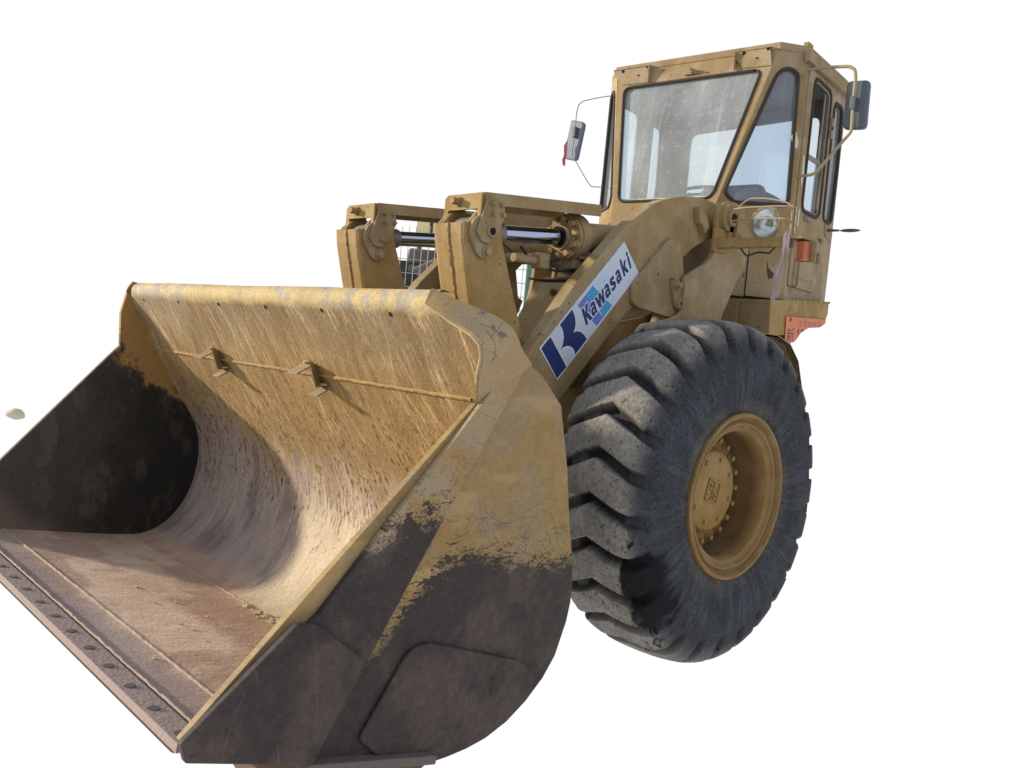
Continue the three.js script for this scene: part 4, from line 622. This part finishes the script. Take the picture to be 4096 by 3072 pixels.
  cmesh('rivet_row', plat, M.drab, Array.from({ length: 7 }, (_, i) => rodBetween([0.705, 1.6 + i * 0.0083, -1.1 - i * 0.09], [0.711, 1.6 + i * 0.0083, -1.1 - i * 0.09], 0.007, 0.006, 8)));
  const c = document.createElement('canvas'); c.width = 640; c.height = 256; const g = c.getContext('2d'); g.fillStyle = '#bd6840'; g.fillRect(0, 0, 640, 256);
  g.strokeStyle = '#8a3c2e'; g.lineWidth = 4; g.strokeRect(3, 3, 634, 250); g.lineCap = 'butt';
  for (let i = 0; i < 900; i++) { g.fillStyle = `rgba(${rnd() > 0.5 ? '215,140,110' : '120,60,50'},${0.05 + 0.1 * rnd()})`; g.beginPath(); g.arc(rnd() * 640, rnd() * 256, rnd() * 7, 0, 7); g.fill(); }
  const strokes = (ox, oy, sc, w, col, list) => { g.strokeStyle = col; g.lineWidth = w; for (const s of list) { g.beginPath(); for (let i = 0; i < s.length; i += 2) i ? g.lineTo(ox + s[i] * sc, oy + s[i + 1] * sc) : g.moveTo(ox + s[0] * sc, oy + s[1] * sc); g.stroke(); } };
  const small = '#5e2624', big = '#281412';
  strokes(185, 28, 0.6, 5, small, [[10, 20, 90, 20], [50, 20, 50, 84], [4, 84, 96, 84]]);
  strokes(262, 28, 0.6, 4, small, [[40, 8, 8, 18], [4, 36, 46, 36], [26, 14, 26, 96], [26, 40, 6, 66], [28, 44, 44, 58], [56, 10, 92, 10, 92, 38, 56, 38, 56, 10], [52, 54, 96, 54], [54, 72, 94, 72], [74, 54, 74, 92], [48, 92, 100, 92]]);
  strokes(336, 28, 0.6, 4, small, [[4, 30, 46, 30], [26, 6, 26, 96], [24, 36, 4, 66], [28, 40, 44, 58], [58, 14, 58, 60, 46, 94], [58, 14, 84, 14, 84, 84, 98, 84, 98, 70]]);
  strokes(410, 28, 0.6, 4, small, [[4, 30, 34, 30], [20, 6, 20, 96], [18, 36, 4, 66], [40, 30, 98, 30], [78, 6, 84, 60, 98, 90], [42, 50, 70, 50], [50, 36, 50, 90], [62, 36, 62, 90], [94, 46, 70, 92], [84, 8, 94, 18]]);
  strokes(486, 28, 0.6, 4, small, [[14, 10, 26, 22], [4, 40, 22, 40, 22, 84, 36, 74], [50, 12, 46, 40], [50, 12, 80, 12, 80, 34, 96, 34], [44, 52, 88, 52, 52, 94], [54, 60, 98, 94]]);
  strokes(24, 104, 1.15, 9, big, [[26, 0, 30, 12], [6, 16, 52, 16], [16, 22, 20, 34], [42, 22, 36, 36], [2, 40, 56, 40], [6, 60, 54, 60], [29, 40, 29, 104, 20, 96], [26, 66, 8, 92], [34, 66, 50, 84], [96, 2, 66, 14], [66, 14, 66, 60, 56, 106], [66, 44, 100, 44], [84, 44, 84, 110]]);
  strokes(170, 104, 1.15, 11, big, [[6, 34, 26, 4, 26, 118]]); strokes(226, 104, 1.15, 13, big, [[2, 12, 44, 12, 16, 118]]); strokes(330, 104, 1.15, 12, big, [[24, 10, 40, 14, 46, 40, 36, 64, 20, 62, 10, 40, 14, 18, 24, 10]]);
  g.fillStyle = '#6a3a30'; g.beginPath(); g.arc(64, 22, 10, 0, 7); g.fill();
  const t = new THREE.CanvasTexture(c); t.colorSpace = THREE.SRGBColorSpace;
  const outline = [[-0.96, 1.508], [-1.6, 1.545], [-1.59, 1.515], [-1.508, 1.487], [-1.322, 1.469], [-1.26, 1.45], [-1.205, 1.43], [-1.15, 1.39], [-1.116, 1.372], [-0.984, 1.357]];
  const pg = zy(outline, 0.709, 0.713, { bevel: 0.001 }).toNonIndexed(), pp = pg.attributes.position, uv = []; for (let i = 0; i < pp.count; i++) { const u = (-0.965 - pp.getZ(i)) / 0.65; uv.push(u, (pp.getY(i) - 1.345 - u * 0.035) / 0.165); }
  pg.setAttribute('uv', new THREE.Float32BufferAttribute(uv, 2)); for (const k of Object.keys(pg.attributes)) if (!['position', 'normal', 'uv'].includes(k)) pg.deleteAttribute(k); pg.userData.keepUV = true;
  const np = cmesh('number_plate', plat, phys({ map: t, roughness: 0.6 }), pg); np.userData.label = 'orange number plate with dark characters'; cmesh('plate_bolt', np, M.steel, bolt([0.713, 1.495, -1.03], [1, 0, 0], 0.009, 0.008));
}
// ---------------------------------------------------------------- lamp bar on the near tower
{
  const lampBar = group('lamp_bar', loader), z = -0.41;
  mesh('bar', lampBar, M.gold, box(0.66, 1.075, 1.795, 1.845, z - 0.05, z, 0.004), box(0.655, 0.675, 1.78, 1.9, z - 0.1, z + 0.01, 0.003), box(0.664, 0.69, 1.84, 1.98, z - 0.14, z - 0.09, 0.003));
  const LC = [0.945, 1.912, z], at = (g) => g.translate(...LC);
  const lamp = mesh('headlamp', lampBar, M.paint, at(rodBetween([0, 0, -0.13], [0, 0, -0.01], 0.035, 0.079, 40, true)), at(new THREE.TorusGeometry(0.0765, 0.0075, 12, 56).translate(0, 0, -0.005)), rodBetween([0.945, 1.83, z - 0.04], [0.945, 1.85, z - 0.04], 0.02, 0.02, 12));
  mesh('lamp_bracket', lampBar, M.paint, rodBetween([0.866, 1.835, z - 0.05], [0.866, 1.93, z - 0.05], 0.006, 0.006, 8));
  mesh('reflector', lamp, M.reflector, at(new THREE.LatheGeometry([[0.012, -0.062], [0.034, -0.056], [0.056, -0.034], [0.072, 0.0]].map((p) => new THREE.Vector2(...p)), 40).rotateX(Math.PI / 2))); mesh('bulb', lamp, M.steel, at(new THREE.SphereGeometry(0.014, 16, 12).translate(0, 0, -0.03)));
  const lens = new THREE.SphereGeometry(0.18, 48, 12, 0, 6.2832, 0, 0.428).rotateX(Math.PI / 2).translate(0, 0, -0.161);
  mesh('lens', lamp, phys({ color: 0xeef2f2, roughness: 0.05, transmission: 0.97, thickness: 0 }), at(lens));
  const ribs = []; for (let k = -7; k <= 7; k++) { const x = k * 0.0088, y1 = Math.sqrt(Math.max(0, 0.07 ** 2 - x * x)), zz = (y) => Math.sqrt(0.18 ** 2 - x * x - y * y) - 0.161 + 0.0004; if (y1 > 0.012) ribs.push(at(tube([[x, 0.012, zz(0.012)], [x, y1 * 0.55, zz(y1 * 0.55)], [x, y1, zz(y1)]], 0.0007, { seg: 10, rs: 5 }))); }
  mesh('lens_ribs', lamp, phys({ color: 0xb4b8b6, roughness: 0.3 }), ribs).userData.kind = 'stuff';
  // guard of bent wire
  const w = (pts) => tube(pts, 0.0042, { seg: 60, tension: 0.25 });
  mesh('lamp_guard', lampBar, M.wire, w([[0.775, 1.984, z + 0.02], [0.85, 1.985, z + 0.035], [1.0, 1.983, z + 0.04], [1.07, 1.98, z + 0.035], [1.09, 1.977, z + 0.01]]), w([[0.775, 1.925, z + 0.02], [0.85, 1.93, z + 0.035], [1.0, 1.925, z + 0.04], [1.07, 1.92, z + 0.035], [1.092, 1.91, z + 0.01]]),
    w([[0.802, 1.984, z + 0.025], [0.812, 2.01, z + 0.01], [0.85, 2.035, z], [0.93, 2.032, z], [1.02, 2.015, z], [1.06, 2.0, z], [1.085, 1.98, z]]), w([[1.087, 1.99, z + 0.005], [1.088, 1.93, z + 0.005], [1.084, 1.84, z]]), w([[0.775, 1.925, z + 0.02], [0.79, 1.935, z - 0.02], [0.8, 1.93, z - 0.09]]), w([[1.06, 2.0, z], [1.09, 1.975, z - 0.03], [1.09, 1.85, z - 0.03]]));
  mesh('lamp_plate', lampBar, M.paint, box(1.075, 1.15, 1.832, 1.84, z - 0.09, z + 0.0, 0.002), box(1.085, 1.185, 1.73, 1.835, z - 0.09, z - 0.08, 0.002));
  mesh('marker_lamp', lampBar, M.amber, lumpy(box(1.115, 1.158, 1.735, 1.822, z - 0.075, z - 0.02, 0.006), 0.003, 60, 5), ...[1.125, 1.1365, 1.148].map((x) => rodBetween([x, 1.742, z - 0.019], [x, 1.815, z - 0.019], 0.003, 0.003, 6))); mesh('lamp_cable', lampBar, M.hose, tube([[0.8, 1.8, z - 0.03], [0.83, 1.76, z - 0.05], [0.9, 1.775, z - 0.04], [0.96, 1.77, z - 0.04], [1.0, 1.8, z - 0.03]], 0.005, { seg: 50 }));
}
// ================================================================ other things in view
function thing(name, label, category, group) { const o = new THREE.Group(); o.name = name; scene.add(o); o.userData = { label, category }; if (group) o.userData.group = group; return o; }
{
  // strip of pink cloth tied to the lamp bar
  const pts = [[1.075, 1.865, -0.398], [1.07, 1.84, -0.392], [1.065, 1.79, -0.39], [1.06, 1.73, -0.4], [1.045, 1.66, -0.4], [1.03, 1.59, -0.41], [1.018, 1.545, -0.42]];
  const A = pts.map(([x, y, z], i) => [x - 0.003 - 0.0013 * i, y + H0, z + 0.008 * Math.sin(i * 2)]), B = pts.map(([x, y, z], i) => [x + 0.003 + 0.0009 * i, y + H0 - 0.004 * i, z + 0.012 * Math.cos(i * 1.7)]);
  const dens = (P) => new THREE.CatmullRomCurve3(P.map((p) => V(...p))).getPoints(40).map((p) => p.toArray());
  const m = mesh('cloth_strip', scene, M.cloth, ribbon(dens(A), dens(B), 0.0015), lumpy(new THREE.TorusGeometry(0.034, 0.007, 8, 24).rotateY(Math.PI / 2).translate(1.072, 1.82 + H0, -0.435), 0.008, 40, 3), ribbon(dens(A.map(([x, y, z]) => [x + 0.016, y + 0.01, z - 0.012])), dens(B.map(([x, y, z]) => [x + 0.014, y + 0.03, z - 0.012])), 0.0015));
  m.userData = { label: 'faded pink cloth strip tied to the end of the lamp bar', category: 'cloth strip' };
}
{
  // scenery glimpsed between the tilt levers: a wire fence and a parked machine behind it
  const dir = V(-0.7207, 0, -0.6921).normalize(), right = V(0.6921, 0, -0.7207).normalize(), cam = V(3.2136, 0, 3.3759);
  const at = (r, d, y) => cam.clone().addScaledVector(dir, d).addScaledVector(right, r).setY(y).toArray();
  const f = thing('wire_fence', 'weathered wire mesh fence with green posts, seen between the two tilt levers behind the bucket', 'fence');
  const green = phys({ color: 0x4d6e62, roughness: 0.7 }), D = 9.5, r0 = -1.72, r1 = 0.075, y0 = 0.1, y1 = 2.75, wires = [];
  mesh('fence_post', f, green, rodBetween(at(r1, D, 0), at(r1, D, y1), 0.035, 0.035, 12)); mesh('fence_post', f, green, rodBetween(at(r0, D, 0), at(r0, D, y1 - 0.2), 0.03, 0.03, 12));
  for (let r = r0; r < r1; r += 0.075) wires.push(rodBetween(at(r, D, y0), at(r, D, y1 - 0.25 + 0.12 * (r - r0)), 0.0045, 0.0045, 5)); for (let y = y0; y < y1 - 0.3; y += 0.15) wires.push(rodBetween(at(r0, D, y), at(r1, D, y), 0.0045, 0.0045, 5));
  mesh('wire_mesh', f, phys({ color: 0x9a968c, roughness: 0.6, metalness: 0.3 }), wires).userData.kind = 'stuff';
  const m = thing('parked_machine', 'dark parked machine with a cream tank behind the wire fence', 'machine'), E = 11, dk = phys({ color: 0x2b2a2a, roughness: 0.8 }), md = phys({ color: 0x57524c, roughness: 0.8 });
  const b = (r, w, ya, yb, d = 0, t = 0.5) => { const g = new RoundedBoxGeometry(w, yb - ya, t, 2, 0.02); g.rotateY(0.806); const p = at(r, E + d, (ya + yb) / 2); return g.translate(...p); };
  mesh('chassis', m, dk, b(-1.28, 1.5, 0, 2.3, 0.3, 1.0)); mesh('engine', m, md, lumpy(b(-1.2, 0.5, 2.28, 2.46, 0, 0.4), 0.12, 5, 3)); mesh('boom', m, md, rodBetween(at(-1.3, E - 0.4, 2.15), at(-0.7, E - 0.4, 2.5), 0.06, 0.05, 12));
  mesh('tank', m, phys({ color: 0xcdbf8a, roughness: 0.6 }), rodBetween(at(-1.36, E, 2.74), at(-0.62, E, 2.74), 0.17, 0.17, 28)); for (const r of [-1.2, -0.95, -0.88]) mesh('tank_band', m, dk, rodBetween(at(r, E, 2.74), at(r + 0.04, E, 2.74), 0.176, 0.176, 28));
  for (const [r, y] of [[-1.4, 2.2], [-1.1, 2.42], [-1.05, 2.05]]) mesh('pipe', m, md, rodBetween(at(r, E - 0.3, y), at(r + 0.4, E - 0.3, y - 0.02), 0.045, 0.045, 14)); for (const r of [-1.32, -1.0, -0.7]) mesh('stanchion', m, md, rodBetween(at(r, E - 0.1, 2.2), at(r, E - 0.1, 2.62), 0.03, 0.03, 10));
  const sg = thing('site_board', 'small pink and white board on short posts behind the green fence post', 'board');
  mesh('panel', sg, phys({ color: 0xc99aa2, roughness: 0.8 }), b(0.26, 0.34, 1.93, 2.2, -0.2, 0.04)); mesh('white_strip', sg, phys({ color: 0xc9c9c4, roughness: 0.8 }), b(0.17, 0.1, 1.94, 2.19, -0.24, 0.02)); mesh('lower_panel', sg, phys({ color: 0x6a2f3c, roughness: 0.8 }), b(0.26, 0.34, 1.66, 1.92, -0.2, 0.04)); mesh('leg', sg, dk, rodBetween(at(0.18, E - 0.2, 0), at(0.18, E - 0.2, 1.7), 0.03, 0.03, 8)); mesh('leg', sg, dk, rodBetween(at(0.36, E - 0.2, 0), at(0.36, E - 0.2, 1.7), 0.03, 0.03, 8));
  const st = mesh('stone', scene, phys({ color: 0xb8ac94, roughness: 0.95 }), lumpy(new THREE.IcosahedronGeometry(1, 3).scale(0.125, 0.06, 0.1), 0.05, 9, 12).translate(-7.85, 0.05, 0.6)); st.userData = { label: 'pale stone lying far off to the left of the bucket', category: 'stone' };
  const gr = mesh('ground', scene, phys({ color: 0x5c4a40, roughness: 1 }), lumpy(new THREE.BoxGeometry(1.06, 0.05, 0.5, 20, 2, 10), 0.03, 9, 31).translate(0.62, -0.005, 1.85)); gr.userData.kind = 'structure';
}
renderer.render(scene, camera);
